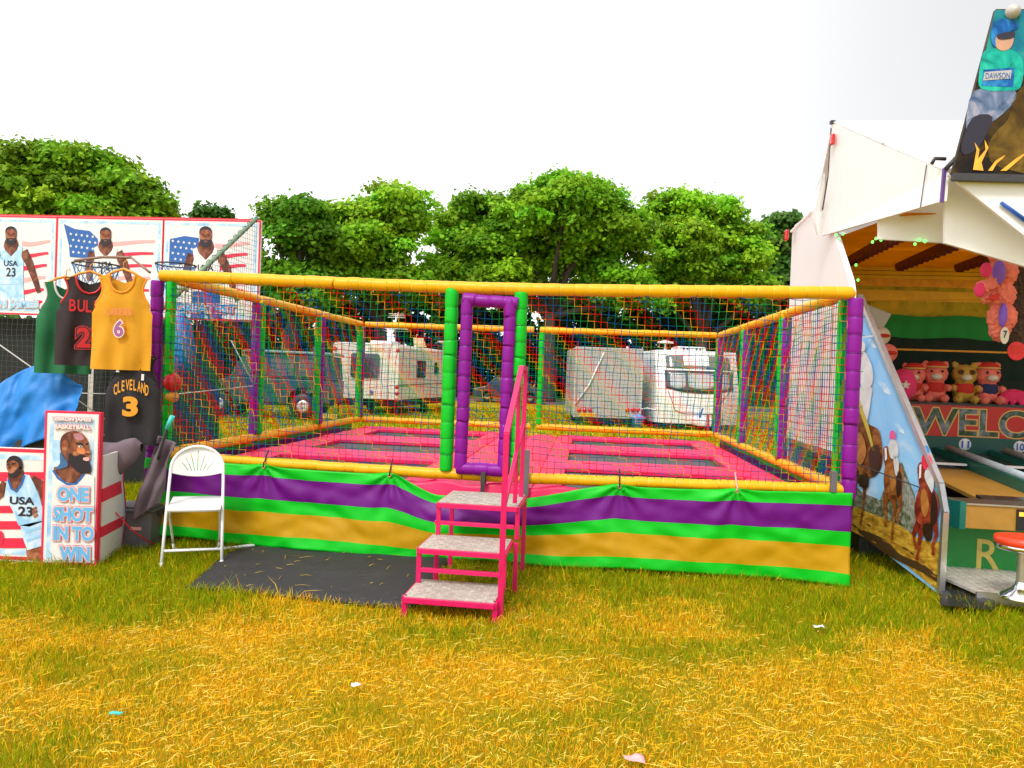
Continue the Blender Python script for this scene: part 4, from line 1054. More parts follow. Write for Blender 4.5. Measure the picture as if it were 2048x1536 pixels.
for o_, pts, sx0 in ((p2, [(128, 448), (150, 458), (180, 462), (196, 478), (198, 520), (170, 516), (140, 514), (138, 490)], 142), (p3, [(340, 478), (370, 472), (398, 476), (396, 522), (372, 528), (338, 530)], 346)):
    PB.shape('flag_field', pts, m_navy, 2, o_)
    mbp = []
    for i in range(5):
        for j2 in range(4):
            x = sx0 + i * 11 + (j2 % 2) * 5; y = (468 if o_ is p2 else 482) + j2 * 12 + i * 1.4
            mbp.append(starpts(x, y, 3.4))
    PB.shapes('flag_stars', mbp, m_printwhite, 3, o_)['kind'] = 'stuff'
player(p1, 23, 470, 16, m_paleblue, shorts=m_paleblue)
player(p2, 212, 472, 16, m_printwhite, shorts=None, num='13')
player(p3, 412, 472, 18, m_printwhite, shorts=m_navy, num='6')
PB.otext('LEBRON JAMES', -62, 598, 78, 620, m_skyblue, m_printwhite, m_printpink, 9, p1)
PB.otext('GREATEST', 352, 606, 472, 628, mat('blue_letter_print', (.04, .32, .72), .45), m_printwhite, m_printred, 9, p3)
# rear posts, dark rear net, grey side panel behind the counter
for x in (-.02, -2.02, -3.5):
    mb = MB(); b_ = PR - PLd * x; mb.bar(b_ + Vector((0, .06, 0)), b_ + Vector((0, .06, 3.2)), .06); obj('upright', mb, m_red if x > -.1 else m_alu, bs)
mb = MB(); a = PR + Vector((.0, .04, 3.2)); mb.bar(a, a + PLd * 3.9, .04); obj('top_beam', mb, m_red, bs)
gp = Board(at(40, 640, 9.4), (1, 0, 0), (0, 0, 1))
mb = MB(); mb.prism([at(-30, 640, 9.5), at(40, 640, 9.5), at(40, 790, 9.5), at(-30, 790, 9.5)], (0, .04, 0)); obj('side_panel', mb, mat('pale_curtain', (.45, .45, .42), .7, .1), bs, fixn=True)
mb = MB(); mb.prism([at(44, 640, 9.3), at(92, 640, 9.3), at(92, 800, 9.3), at(44, 800, 9.3)], (0, .04, 0)); obj('side_panel', mb, mat('brown_grey_curtain', (.16, .14, .13), .7, .1), bs, fixn=True)
mb = MB(); mb.prism([Vector((-6.6, 9.25, 0)), Vector((-3.55, 9.1, 0)), Vector((-3.55, 9.1, 1.98)), Vector((-6.6, 9.25, 1.98))], (0, .03, 0)); obj('rear_curtain', mb, mat('black_curtain', (.012, .014, .014), .8, .4, 5), bs, fixn=True)
net('rear_net', Vector((-6.3, 8.55, .55)), Vector((1, -.03, 0)).normalized(), Zv, 3.2, 1.45, .06, bs, 31, Vector((0, -1, 0)), r=.0016, matl=mat('grey_cord', (.12, .13, .12), .8))
# sloping green pole with black side net
pa, pb = at(514, 436, 8.7), at(338, 604, 6.95); pb2 = pb + (pb - pa) * .25
mb = MB(); mb.tube([pa, pb2], .024, 8); obj('sloping_pole', mb, mat('grey_green_pole', (.16, .26, .15), .5, .15), bs)
sdv = Vector((pb.x - pa.x, pb.y - pa.y, 0)); sl = sdv.length; sdv.normalize()
snn = sdv.cross(Zv)
net('side_net', pa - Zv * 2.3, sdv, Zv, sl, 2.3, .055, bs, 33, snn, r=.0018, matl=m_blackcord, rem=lambda u, v: v > 2.3 + (pb.z - pa.z) * u / sl)
mb = MB()
for k_ in range(16):
    c = pa.lerp(pb, (k_ + .5) / 16); mb.tube([c + Vector((.03 * math.cos(t), .02 * math.sin(t * 2), .03 * math.sin(t) + .008 * math.cos(5 * t + k_))) for t in [i * .6 for i in range(11)]], .004, 4)
obj('net_lacing', mb, m_blackcord, bs, kind='stuff')
for a, b in (((-20, 676), (212, 840)), ((150, 786), (214, 788)), ((0, 893), (95, 890)), ((336, 790), (505, 772)), ((462, 680), (505, 765))):
    mb = MB(); mb.tube([at(*a, 7.6), at(*b, 7.6)], .006, 6); obj('guy_rope', mb, m_lgrey, bs)
# hoops
for cxp, cyp, yy, w in ((193, 530, 7.7, .22), (352, 530, 8.0, .2)):
    c = at(cxp, cyp, yy); mb = MB(); mb.tube([c + Vector((w * math.cos(t), w * math.sin(t), 0)) for t in [2 * math.pi * i / 24 for i in range(24)]], .009, 6, closed=True)
    h_ = obj('hoop', mb, m_dgrey, bs)
    mb = MB()
    for i in range(14):
        t0 = 2 * math.pi * i / 14
        for s_ in (-1, 1):
            mb.tube([c + Vector((w * (1 - .1 * k_) * math.cos(t0 + s_ * k_ * .22), w * (1 - .1 * k_) * math.sin(t0 + s_ * k_ * .22), -.07 * k_)) for k_ in range(5)], .004, 4)
    obj('hoop_net', mb, mat('blue_net_cord', (.05, .22, .5), .7), h_, kind='stuff')
mb = MB(); mb.tube([at(150, 521, 6.6), at(205, 514, 6.4), at(262, 515, 6.1)], .012, 8); mb.tube([at(262, 515, 6.1), at(300, 545, 5.95)], .010, 8); o = obj('hanging_rail', mb, mat('brown_tube', (.25, .14, .10), .4), bs)
# blue ball sack hanging behind the trampoline net
mb = MB(); c = at(362, 690, 8.3); mb.lathe(c - Zv * .34, [(.001, 0), (.09, .03), (.14, .15), (.15, .3), (.11, .55), (.04, .68), (.001, .7)], 16); o = obj('blue_sack', mb, mat('bright_blue_mesh', (.03, .25, .62), .6, .5, 30, .6, 60)); tag(o, 'bright blue mesh sack hanging beside the left trampoline posts', 'sack')

# blue tarpaulin over the counter
m_tarp = mat('blue_tarpaulin', (.006, .20, .62), .5, .12, 4, .2, 40)
Ya = 6.75; mb = MB(); ft = vnoise(61)
def tarp(a, b):
    px = -60 + 225 * a; top = 792 - 62 * sstep(.0, .62, a) + 40 * sstep(.72, 1, a) * (1 - b); bot = 885 - 15 * a + 20 * math.sin(a * 4)
    p = at(px, top + (bot - top) * b, Ya); p.y += .12 * (float(ft(a * 6 + 2 * b, b * 3)) - .5) + .03 * (float(ft(a * 19, b * 9 + 5 * a)) - .5) - .18 * b + .05 * math.sin(a * 14 + b * 2) * b
    return p
mb.grid(tarp, 80, 36); o = obj('blue_tarpaulin', mb, m_tarp, solid=.004); tag(o, 'crumpled blue tarpaulin draped behind the player counter panels', 'tarpaulin')
mb = MB(); mb.prism([at(-90, 885, 6.65), at(205, 872, 6.65), at(205, 905, 6.65), at(-90, 905, 6.65)], (0, .35, 0)); obj('counter', mb, m_dgrey, bs, fixn=True)

# counter panel with running player
cpA = Vector((gnd(96, 1131).x, 5.47, 0)); cpz = .84
CP = Board(Vector((cpA.x - 1.1, 5.47, 0)), (1, 0, 0), (0, 0, 1))
cp = thing('counter_panel', (cpA.x - .5, 5.47, 0), 'low printed panel of a running player with USA 23 shirt', 'panel')
mb = MB(); mb.prism([(cpA.x - 1.1, 5.47, .01), (cpA.x, 5.47, .01), (cpA.x, 5.47, cpz), (cpA.x - 1.1, 5.47, cpz)], (0, .03, 0)); bd = obj('board', mb, m_printwhite, cp, fixn=True)
for q_ in ([(.01, .02), (1.1, .02), (1.1, .045), (.01, .045)], [(.01, cpz - .03), (1.1, cpz - .03), (1.1, cpz - .005), (.01, cpz - .005)]): CP.shape('border', q_, m_printred, 1, bd, pix=False)
for q_ in ([(.01, .06), (1.1, .06), (1.1, .095), (.01, .095)], [(.01, cpz - .085), (1.1, cpz - .085), (1.1, cpz - .05), (.01, cpz - .05)]): CP.shape('border', q_, m_paleblue, 1, bd, pix=False)
CP.shapes('flag_stripe', [[(-20, 944), (96, 944), (96, 958), (40, 963), (-20, 962)], [(-20, 1012), (96, 1010), (96, 1026), (-20, 1026)], [(-20, 1042), (96, 1042), (96, 1058), (-20, 1059)], [(-20, 1076), (96, 1076), (96, 1096), (-20, 1096)]], m_printred, 2, bd)
CP.shape('figure_arm', CP.limb([(62, 958), (86, 974), (92, 996), (84, 1018), (68, 1030)], [.035, .045, .04, .03, .028]), m_skin, 3, bd, pix=False)
CP.shape('figure_arm', CP.limb([(12, 965), (2, 985), (-14, 1000)], [.03, .035, .03]), m_skin, 3, bd, pix=False)
CP.shape('figure_neck', [(20, 938), (44, 936), (50, 960), (34, 985), (18, 972)], m_skin, 3, bd, smooth=3)
CP.shape('figure_leg', [(56, 1090), (88, 1086), (92, 1118), (58, 1118)], m_skinl, 3, bd, smooth=3)
CP.shape('figure_shirt', [(16, 955), (22, 978), (34, 984), (46, 966), (50, 948), (60, 950), (72, 974), (82, 1000), (92, 1040), (60, 1052), (38, 1050), (26, 1020), (10, 992)], m_paleblue, 4, bd)
CP.shape('figure_shorts', [(42, 1050), (92, 1040), (96, 1088), (56, 1100), (48, 1078)], m_paleblue, 5, bd)
CP.shape('figure_head', [(14, 930), (20, 915), (32, 912), (44, 920), (46, 938), (36, 948), (22, 950), (17, 942)], m_skinl, 5, bd, smooth=4)
CP.shape('figure_hair', [(14, 926), (20, 914), (32, 911), (44, 918), (47, 935), (42, 938), (38, 926), (26, 920)], m_beard, 6, bd, smooth=3)
CP.shape('figure_beard', [(17, 945), (24, 947), (30, 944), (40, 932), (45, 934), (42, 946), (32, 955), (21, 954)], m_beard, 6, bd)
CP.shapes('figure_brow', [[(15, 927), (21, 926), (21, 929), (15, 930)], [(25, 926), (33, 925), (33, 928), (25, 929)]], m_beard, 7, bd)
CP.shape('figure_nose', [(19, 930), (22, 930), (23, 938), (17, 938)], m_skin, 7, bd)
CP.shape('figure_shirt_trim', CP.limb([(18, 958), (24, 976), (34, 983), (45, 967), (50, 950)], .008), m_navy, 6, bd, pix=False)
CP.shape('figure_shirt_shade', [(30, 1020), (60, 1046), (88, 1036), (92, 1041), (60, 1053), (38, 1050)], m_skyblue, 5, bd)
CP.shapes('figure_shorts_fold', [[(52, 1060), (90, 1050), (92, 1054), (54, 1066)], [(54, 1078), (92, 1066), (93, 1070), (56, 1084)]], m_skyblue, 6, bd)
CP.shapes('figure_fingers', [[(66, 1016), (74, 1012), (76, 1016), (67, 1022)], [(66, 1023), (76, 1019), (77, 1023), (67, 1029)], [(68, 1030), (77, 1026), (78, 1030), (70, 1036)]], m_skinl, 7, bd)
CP.text('lettering', 'USA', 22, 993, 69, 1009, m_printblack, 6, bd, offset=.03)
CP.text('lettering', '23', 39, 1013, 66, 1032, m_printblack, 6, bd, offset=.03)
CP.shape('basketball', ellpts(2, 1075, 7, 14), m_printred, 4, bd)
# standing sign box
sbA, sbB = Vector((-3.335, 5.40, 0)), Vector((-2.965, 5.42, 0)); sbh = 1.125
SB = Board(sbA, sbB - sbA, Zv)
sg = thing('sign_box', (sbA + sbB) / 2, 'tall narrow sign box reading one shot in to win', 'sign')
mb = MB(); w_ = (sbB - sbA).length
mb.prism([SB.P(-.018, .01), SB.P(w_, .01), SB.P(w_, sbh), SB.P(-.018, sbh)], -SB.n * .05); bd = obj('board', mb, m_printred, sg, fixn=True)
SB.shape('print_field', [(0, .03), (w_ - .012, .03), (w_ - .012, sbh - .015), (0, sbh - .015)], m_printwhite, 1, bd, pix=False)
SB.shape('print_field', [(.02, .06), (w_ - .04, .06), (w_ - .04, sbh - .05), (.02, sbh - .05)], m_paleblue, 2, bd, pix=False)
SB.shape('print_field', [(.05, .10), (w_ - .06, .10), (w_ - .06, sbh - .1), (.05, sbh - .1)], m_printwhite, 3, bd, pix=False)
SB.shape('print_field', [(106, 880), (130, 880), (130, 935), (106, 955)], m_paleblue, 4, bd)
SB.shape('figure_neck', [(128, 905), (165, 900), (184, 942), (165, 968), (130, 962), (108, 936), (124, 930)], m_skin, 5, bd, smooth=3)
SB.shape('figure_shirt', [(106, 936), (112, 948), (128, 964), (146, 970), (164, 960), (172, 946), (190, 952), (190, 1120), (106, 1120)], m_printwhite, 6, bd)
SB.shape('figure_shirt_trim', SB.limb([(108, 940), (118, 956), (136, 968), (154, 967), (170, 948)], .008), m_navy, 7, bd, pix=False)
SB.shape('figure_head', [(122, 890), (126, 872), (142, 862), (162, 864), (176, 878), (180, 895), (183, 912), (180, 925), (172, 940), (156, 932), (138, 922), (126, 910)], m_skinl, 8, bd, smooth=4)
SB.shape('figure_shade', [(122, 890), (126, 872), (140, 863), (150, 872), (142, 890), (148, 908), (138, 922), (126, 910)], m_skin, 9, bd, smooth=3)
SB.shape('figure_beard', [(142, 905), (152, 912), (164, 908), (174, 912), (180, 922), (184, 934), (178, 945), (164, 946), (150, 936), (140, 922)], m_beard, 10, bd, smooth=3)
SB.shape('figure_ear', [(126, 884), (134, 880), (139, 890), (134, 902), (127, 898)], m_skinl, 10, bd, smooth=3)
SB.shapes('figure_brow', [[(154, 884), (168, 886), (168, 890), (154, 888)], [(173, 887), (180, 884), (180, 888), (174, 891)]], m_beard, 10, bd)
SB.shape('figure_highlight', [(158, 893), (168, 894), (174, 904), (166, 908), (156, 903)], mat('orange_skin_print', (.70, .22, .08), .45, .2, 20), 9, bd, smooth=3)
SB.shape('figure_highlight', [(148, 868), (164, 868), (170, 878), (156, 880)], mat('mauve_skin_print', (.48, .20, .24), .45, .2, 20), 9, bd, smooth=3)
SB.shape('figure_rim_light', [(122, 905), (132, 912), (138, 930), (128, 936), (112, 938), (122, 926)], mat('blue_skin_print', (.05, .14, .32), .45, .3, 20), 9, bd, smooth=3)
SB.shapes('figure_nose', [[(174, 890), (178, 890), (184, 904), (180, 908), (172, 906)]], m_skinl, 11, bd)
SB.shape('figure_nostril', [(174, 905), (181, 906), (179, 909), (174, 909)], m_skin, 12, bd)
SB.shapes('figure_eye', [[(158, 892), (164, 890), (168, 893), (163, 895)]], m_printwhite, 11, bd)
SB.shape('figure_pupil', ellpts(164, 892.5, 1.6, 1.8, 10), m_beard, 12, bd)
SB.shape('figure_lips', [(169, 915), (180, 914), (180, 921), (170, 920)], m_printpink, 11, bd, smooth=2)
SB.otext('LEBRON JAMES', 108, 833, 185, 845, m_printwhite, m_printpink, m_printred, 11, bd, bold=.035)
SB.otext('BASKETBALL', 112, 848, 183, 859, m_printwhite, m_printpink, m_printred, 11, bd, bold=.035)
for tx, x0, y0, x1, y1 in (('ONE', 118, 972, 180, 1003), ('SHOT', 110, 1012, 188, 1043), ('IN TO', 110, 1050, 190, 1081), ('WIN', 122, 1091, 182, 1122)):
    SB.otext(tx, x0, y0, x1, y1, mat('clear_blue_print', (.14, .46, .82), .45, .05), mat('blush_print', (.95, .62, .60), .45, .03), mat('rose_print', (.82, .16, .20), .45, .05), 12, bd, bold=.05)
# folded side panel with flag stripes behind the sign box
sp = thing('side_panel', (-3.0, 5.9, 0), 'kinked flag printed side panel standing behind the sign box', 'panel')
mb = MB(); A_ = Vector((-3.005, 5.50, 0)); Bq = Vector((-3.10, 5.98, 0))
def spq(t, z): 
    k_ = (.10 * (1 - abs(z - .28) / .28) if z < .56 else 0)
    return A_.lerp(Bq, t) + Vector((.02 + .35 * t * k_, 0, z))
zs = [0.01, .10, .2, .28, .36, .46, .56, .68, .80]
for z in zs:
    for t in (0, .25, .5, .75, .86, .93, 1): mb.v.append(tuple(spq(t, z)))
for j2 in range(len(zs) - 1):
    for i in range(6):
        a = j2 * 7 + i; mb.f.append((a, a + 1, a + 8, a + 7)); mb.sm.append(False); mb.mi.append([(1 if j2 in (2, 4) else 0)] * 4 + [2, 3] if False else (1 if (j2 in (2, 5) and i < 4) else (2 if i == 4 else (3 if i == 5 else 0))))
obj('board', mb, [m_printwhite, m_printred, m_paleblue, m_printred], sp, solid=.02)
# grey moving blankets, storage bin, pole and red cord
m_blank = mat('grey_brown_blanket', (.17, .125, .15), .95, .15, 6, .5, 90)
mb = MB(); fbk = vnoise(71)
def blanket(a, b):
    # thick roll: profile wraps round, axis runs along the picture's x
    px = 196 + 88 * a; cyp = 915 - 14 * a + 6 * math.sin(a * 5); rad = (.13 - .05 * a) * (1 - .55 * max(0, a - .86) / .14)
    c = at(px, cyp, 5.86 + .05 * a); t = 2 * math.pi * b
    w = 1 + .16 * (float(fbk(a * 5, 3 + 2.5 * math.cos(t))) - .5) + .10 * math.sin(3 * t + 6 * a)
    return c + Vector((0, -rad * .8 * math.cos(t) * w, rad * math.sin(t) * w - (.12 * max(0, -math.sin(t)) * (1 - a))))
mb.grid(blanket, 26, 24); o = obj('blanket', mb, m_blank); tag(o, 'grey blanket rolled over the counter corner behind the sign box', 'blanket')
mb = MB()
def blanket2(a, b):
    xl = 318 - 44 * b - 6 * math.sin(b * 4); xr = 352 - 22 * b
    p = at(xl + (xr - xl) * a, 872 + 165 * b + 14 * a * (1 - b) - 34 * a * b, 6.02); p.y += .035 * math.sin(a * 10 + b * 4) + .06 * (float(fbk(a * 4 + 9, b * 4)) - .5) - .10 * b; return p
mb.grid(blanket2, 30, 30); o = obj('blanket', mb, m_blank, solid=.012); tag(o, 'grey blanket hanging down at the trampoline corner beside the chair', 'blanket')
bc = gnd(258, 1100); bc.y += .14
bn = thing('storage_bin', bc, 'grey plastic storage tub with lid beside the chair', 'bin')
mb = MB()
for z, s_ in ((0, .86), (.30, 1.0)):
    for x, y in ((-.17, -.13), (.17, -.13), (.17, .13), (-.17, .13)): mb.v.append(tuple(bc + Vector((x * s_, y * s_, z))))
mb.f = [(3, 2, 1, 0), (0, 1, 5, 4), (1, 2, 6, 5), (2, 3, 7, 6), (3, 0, 4, 7)]; mb.mi = [0] * 5; mb.sm = [False] * 5
obj('tub', mb, m_grey, bn, bevel=.012, solid=.006)
mb = MB(); mb.box(bc + Zv * .315, (.38, .30, .022)); mb.box(bc + Zv * .335, (.33, .25, .022)); obj('lid', mb, m_grey, bn, bevel=.008)
for x in (-.19, .19):
    mb = MB(); mb.box(bc + Vector((x, 0, .29)), (.02, .1, .05)); obj('handle', mb, m_dgrey, bn, bevel=.004)
mb = MB(); mb.box(bc + Vector((.04, -.127, .17)), (.09, .004, .025)); obj('label_plate', mb, m_printpink, bn)
mb = MB(); mb.tube([gnd(228, 1100) + Vector((.08, .35, .38)), at(334, 858, 5.75)], .013, 8); e0 = at(334, 858, 5.75); mb.tube([e0, at(345, 832, 5.74)], .02, 8, mi=1); o = obj('prop_pole', mb, [m_dgrey, mat('turquoise_grip', (.05, .55, .5), .4)]); tag(o, 'dark pole with turquoise grip leaning at the trampoline corner', 'pole')
mb = MB(); a, b = at(228, 1022, 5.75), at(306, 1088, 5.95); mb.tube([a, a.lerp(b, .5) - Zv * .03, b], .006, 6); o = obj('red_rope', mb, m_red); tag(o, 'red rope running down across the grey storage tub', 'rope')

# jerseys
def jersey(name, c, w, h, yaw, mats, label, seed, strapw=.26, neck=.20, arm=.30, trims=True):
    """c: top centre (hanger height); w half width; sleeveless shirt with front, back, trims"""
    X = Vector((math.cos(yaw), math.sin(yaw), 0)); Y = Vector((-math.sin(yaw), math.cos(yaw), 0)); ff = vnoise(seed + 400)
    t = thing(name, c - Zv * h, label, 'jersey', 'jerseys hung up as prizes')
    def half(v):      # half width at v (0 top .. 1 hem)
        if v < arm:
            q = v / arm; return w * (.80 - .16 * math.sin(math.pi * min(1, q * .9)) + .20 * q ** 3 + .0)
        return w * (.84 + .16 * min(1, (v - arm) / .08)) * (1 + .03 * v)
    def inner(v, nk): return 0 if v >= nk else w * .42 * math.sqrt(max(0, 1 - (v / nk) ** 2))
    def P(x, v, sgn):
        bulge = .03 * math.cos(min(1, abs(x) / max(half(v), 1e-3)) * 1.57) ** .6 if abs(x) < half(v) else 0
        fold = .018 * v * math.sin(x / w * 7 + seed + 2 * v) + .03 * (float(ff(x * 14 + 5, v * 4)) - .5) * (.3 + v)
        return c + X * x + Y * (sgn * bulge + fold) - Zv * (v * h + (.07 * (abs(x) / w) ** 1.5 * (1 - v) * .6))
    for sgn, nk, nm in ((-1, neck, 'front'), (1, neck * .35, 'back')):
        mb = MB(); nv = 34; nx = 14
        for side in (-1, 1):
            base = len(mb.v)
            for j2 in range(nv + 1):
                v = j2 / nv; a, b = inner(v, nk), half(v)
                for i in range(nx + 1): mb.v.append(tuple(P(side * (a + (b - a) * i / nx), v, sgn)))
            for j2 in range(nv):
                for i in range(nx):
                    q = base + j2 * (nx + 1) + i; mb.f.append((q, q + 1, q + nx + 2, q + nx + 1)); mb.mi.append(0); mb.sm.append(True)
        obj(nm, mb, mats[0], t)
    if trims:
        mb = MB(); mb.tube([P(s_ * inner(v, neck), v, -1) - Y * .002 for s_, v in [(-1, neck * i / 10) for i in range(10)] + [(0, neck)] + [(1, neck * i / 10) for i in range(9, -1, -1)]], .009, 6); obj('neck_trim', mb, mats[1], t)
        for s_ in (-1, 1):
            mb = MB(); mb.tube([P(s_ * half(arm * i / 10), arm * i / 10, 0) for i in range(11)], .009, 6); obj('arm_trim', mb, mats[1], t)
    mb = MB(); mb.tube([c - X * w * .72 - Zv * .045, c - X * w * .35 + Zv * .012, c + Zv * .04, c + X * w * .35 + Zv * .012, c + X * w * .72 - Zv * .045], .011, 8)
    mb.tube([c + Zv * .04, c + Zv * .09, c + X * .025 + Zv * .115, c + X * .03 + Zv * .09], .004, 6); obj('hanger', mb, mat('orange_wood', (.75, .32, .03), .45), t)
    bd = Board(c - Y * .055, X, Zv)
    return t, bd
m_jy = mat('yellow_jersey', (.68, .31, .003), .75, .06, 10, .2, 200); m_jk = mat('black_jersey', (.014, .012, .014), .7, .1, 10, .2, 200); m_jb = mat('charcoal_red_jersey', (.022, .010, .012), .7, .1, 10, .2, 200); m_jg = mat('green_jersey', (.01, .16, .055), .7, .1, 10, .2, 200)
def curved_text(bd, txt, u0, u1, v, hgt, m, parent, arc=0.0, layer=4, tilt=0.0):
    n = len(txt); w_ = (u1 - u0) / n
    for i, chh in enumerate(txt):
        u = u0 + w_ * i; k_ = (i + .5) / n * 2 - 1; vv = v - arc * k_ * k_
        vs_, fs = text_mesh(chh, .02); ax = [q[0] for q in vs_]; ay = [q[1] for q in vs_]
        sx_ = w_ * .9 / max(.3, max(ax) - min(ax)); sy_ = hgt / (max(ay) - min(ay)); mb = MB()
        mb.add([bd.P(u + (q[0] - min(ax)) * min(sx_, w_ * 1.6), vv + (q[1] - min(ay)) * sy_ , layer) for q in vs_], fs); obj('lettering', mb, m, parent)
cy_ = at(247, 548, 5.95)
t, bd = jersey('jersey', cy_, .225, .76, .12, (m_jy, mat('orange_trim', (.85, .30, .01), .6)), 'yellow basketball jersey number six hanging beside the purple post', 1)
curved_text(bd, 'LAKERS', -.10, .10, -.33, .055, mat('orange_red_print', (.78, .22, .10), .5), t)
bd.otext('6', -.035, -.37, .035, -.50, mat('violet_print', (.35, .10, .30), .5), m_printwhite, mat('orange_red_print', (.78, .22, .10), .5), 3, t, pix=False)
c_ = at(180, 552, 6.35)
t, bd = jersey('jersey', c_, .235, .76, .45, (m_jb, m_red), 'dark jersey with red trim and red number two', 2)
curved_text(bd, 'BULLS', -.14, .16, -.31, .10, m_red, t); bd.otext('23', -.08, -.44, .12, -.61, m_red, m_printblack, m_red, 3, t, pix=False)
c_ = at(132, 562, 6.65)
t, bd = jersey('jersey', c_, .215, .82, .7, (m_jg, m_printwhite), 'green jersey with white collar, leftmost on the rail', 3)
c_ = at(270, 705, 6.0)
t, bd = jersey('jersey', c_, .20, .74, .18, (m_jk, m_jk), 'black jersey with orange number three hung below the yellow jersey', 4, neck=.12)
curved_text(bd, 'CLEVELAND', -.13, .13, -.30, .085, mat('amber_print', (.80, .34, .02), .5), t, arc=.05); bd.text('lettering', '3', -.05, -.36, .04, -.50, mat('amber_print', (.80, .34, .02), .5), 4, t, pix=False, offset=.05)
bd.shapes('emblem', [[(-.12, -.16), (-.09, -.16), (-.105, -.13)], [(.07, -.17), (.09, -.17), (.09, -.22), (.07, -.22)]], m_printwhite, 4, t, pix=False)
# hanging plush prizes seen between post and jersey
for k_, (px, py, m_, lab) in enumerate(((290, 800, m_printpink, 'small orange and blue prize ball hanging by the black jersey'), (344, 765, m_red, 'red striped prize ball hanging behind the green corner post'))):
    c_ = at(px, py, 6.3); mb = MB(); mb.ell(c_, (.075, .075, .085), 16, 12)
    o = thing('prize_ball', c_ - Zv * .085, lab, 'ball'); obj('ball', mb, m_, o)
    mb = MB(); mb.ell(c_ - Zv * .12, (.06, .06, .05), 12, 8); obj('tassel', mb, mat('prize_blue', (.03, .12, .5), .6) if k_ == 0 else MATS['amber_print'], o)
    mb = MB(); mb.tube([c_ + Zv * .08, c_ + Zv * .5], .003, 4); obj('string', mb, m_white, o)

# ------------------------------------------------------------------ right stall: horse race game trailer
S0 = Vector((2.94, 6.6, 0)); Se = Vector((.991, -.131, 0)); Sd = Vector((.131, .991, 0))
def sp_(a, b, z): return S0 + Se * a + Sd * b + Zv * z
SDEP, SLEN = 2.30, 5.2
hs = thing('race_game_trailer', sp_(2.2, 1.1, 0), 'white horse race game trailer with open front and jockey billboard', 'trailer')
def slab(name, pts, off, m, bevel=0.0, parent=None, lab=None):
    mb = MB(); mb.prism(pts, off); o = obj(name, mb, m, parent or hs, bevel=bevel, fixn=True)
    if lab: o['label'] = lab
    return o
# end wall with the low skirt cut, made of upright panels
def trans_mat(name, rgb, fac):
    m = bpy.data.materials.new(name); m.use_nodes = True; n, l = m.node_tree.nodes, m.node_tree.links
    b = n['Principled BSDF']; b.inputs['Base Color'].default_value = sane(rgb); b.inputs['Roughness'].default_value = .6
    tc = n.new('ShaderNodeTexCoord'); nz = n.new('ShaderNodeTexNoise'); nz.inputs['Scale'].default_value = 4; l.new(tc.outputs['Object'], nz.inputs['Vector'])
    mr = n.new('ShaderNodeMapRange'); mr.inputs[3].default_value = .8; mr.inputs[4].default_value = 1.15; l.new(nz.outputs['Fac'], mr.inputs[0])
    mx0 = n.new('ShaderNodeMix'); mx0.data_type = 'RGBA'; mx0.blend_type = 'MULTIPLY'; mx0.inputs[0].default_value = 1; mx0.inputs[6].default_value = sane(rgb); l.new(mr.outputs[0], mx0.inputs[7])
    l.new(mx0.outputs[2], b.inputs['Base Color'])
    t = n.new('ShaderNodeBsdfTranslucent'); l.new(mx0.outputs[2], t.inputs['Color']); mx = n.new('ShaderNodeMixShader'); mx.inputs[0].default_value = fac
    l.new(b.outputs[0], mx.inputs[1]); l.new(t.outputs[0], mx.inputs[2]); l.new(mx.outputs[0], n['Material Output'].inputs['Surface']); return m
m_ot = trans_mat('white_translucent_roofing', (.95, .95, .94), .42)
m_ow = mat('trailer_white', (.90, .90, .905), .4, .02, 2, dirt=.05, dirtcol=(.5, .48, .46))
slab('end_wall', [sp_(0, 0, .89), sp_(0, SDEP, .89), sp_(0, SDEP, 3.30), sp_(0, SDEP - .12, 3.38), sp_(0, .95, 3.36), sp_(0, .55, 2.95), sp_(0, .05, 2.45), sp_(0, 0, 2.35)], Se * .05, m_ow)
mb = MB(); mb.bar(sp_(-.01, 0, .89), sp_(-.01, SDEP, .89), .03, .05); mb.bar(sp_(-.012, .02, .9), sp_(-.012, .02, 2.35), .03); obj('corner_trim', mb, m_alu, hs)
slab('rear_wall', [sp_(0.05, SDEP, .5), sp_(SLEN, SDEP, .5), sp_(SLEN, SDEP, 3.3), sp_(.05, SDEP, 3.3)], Sd * -.04, m_ow)
slab('roof', [sp_(-.02, .95, 3.37), sp_(SLEN, .95, 3.37), sp_(SLEN, SDEP + .02, 3.32), sp_(-.02, SDEP + .02, 3.32)], Zv * .02, m_ot)
slab('floor', [sp_(0, 0, .45), sp_(SLEN, 0, .45), sp_(SLEN, SDEP, .45), sp_(0, SDEP, .45)], Zv * .08, m_dgrey)
# clutter under the end wall: axle boxes and timber
m_wood = mat('ply_wood', (.40, .22, .07), .7, .25, 6, .2, 30)
for k_, (b_, w_, z_, h_, mm) in enumerate(((.35, .45, .0, .75, m_dgrey), (.9, .35, .3, .5, m_wood), (1.35, .4, .15, .7, MATS['prize_blue']), (1.9, .45, .1, .6, m_wood))):
    mb = MB(); mb.box(sp_(.35, b_, z_ + h_ / 2), (.3, w_, h_), (Se, Sd, Zv)); obj('under_floor_box', mb, mm, hs, bevel=.01)
for b_ in (.7, 1.6): wheel(hs, sp_(.5, b_, .34), Se, .34, .22)
mb = MB(); p = at(1576, 471, 8.75); mb.box(p - Se * .02, (.04, .10, .12), (Se, Sd, Zv)); obj('marker_lamp', mb, m_redlamp, hs, bevel=.01)
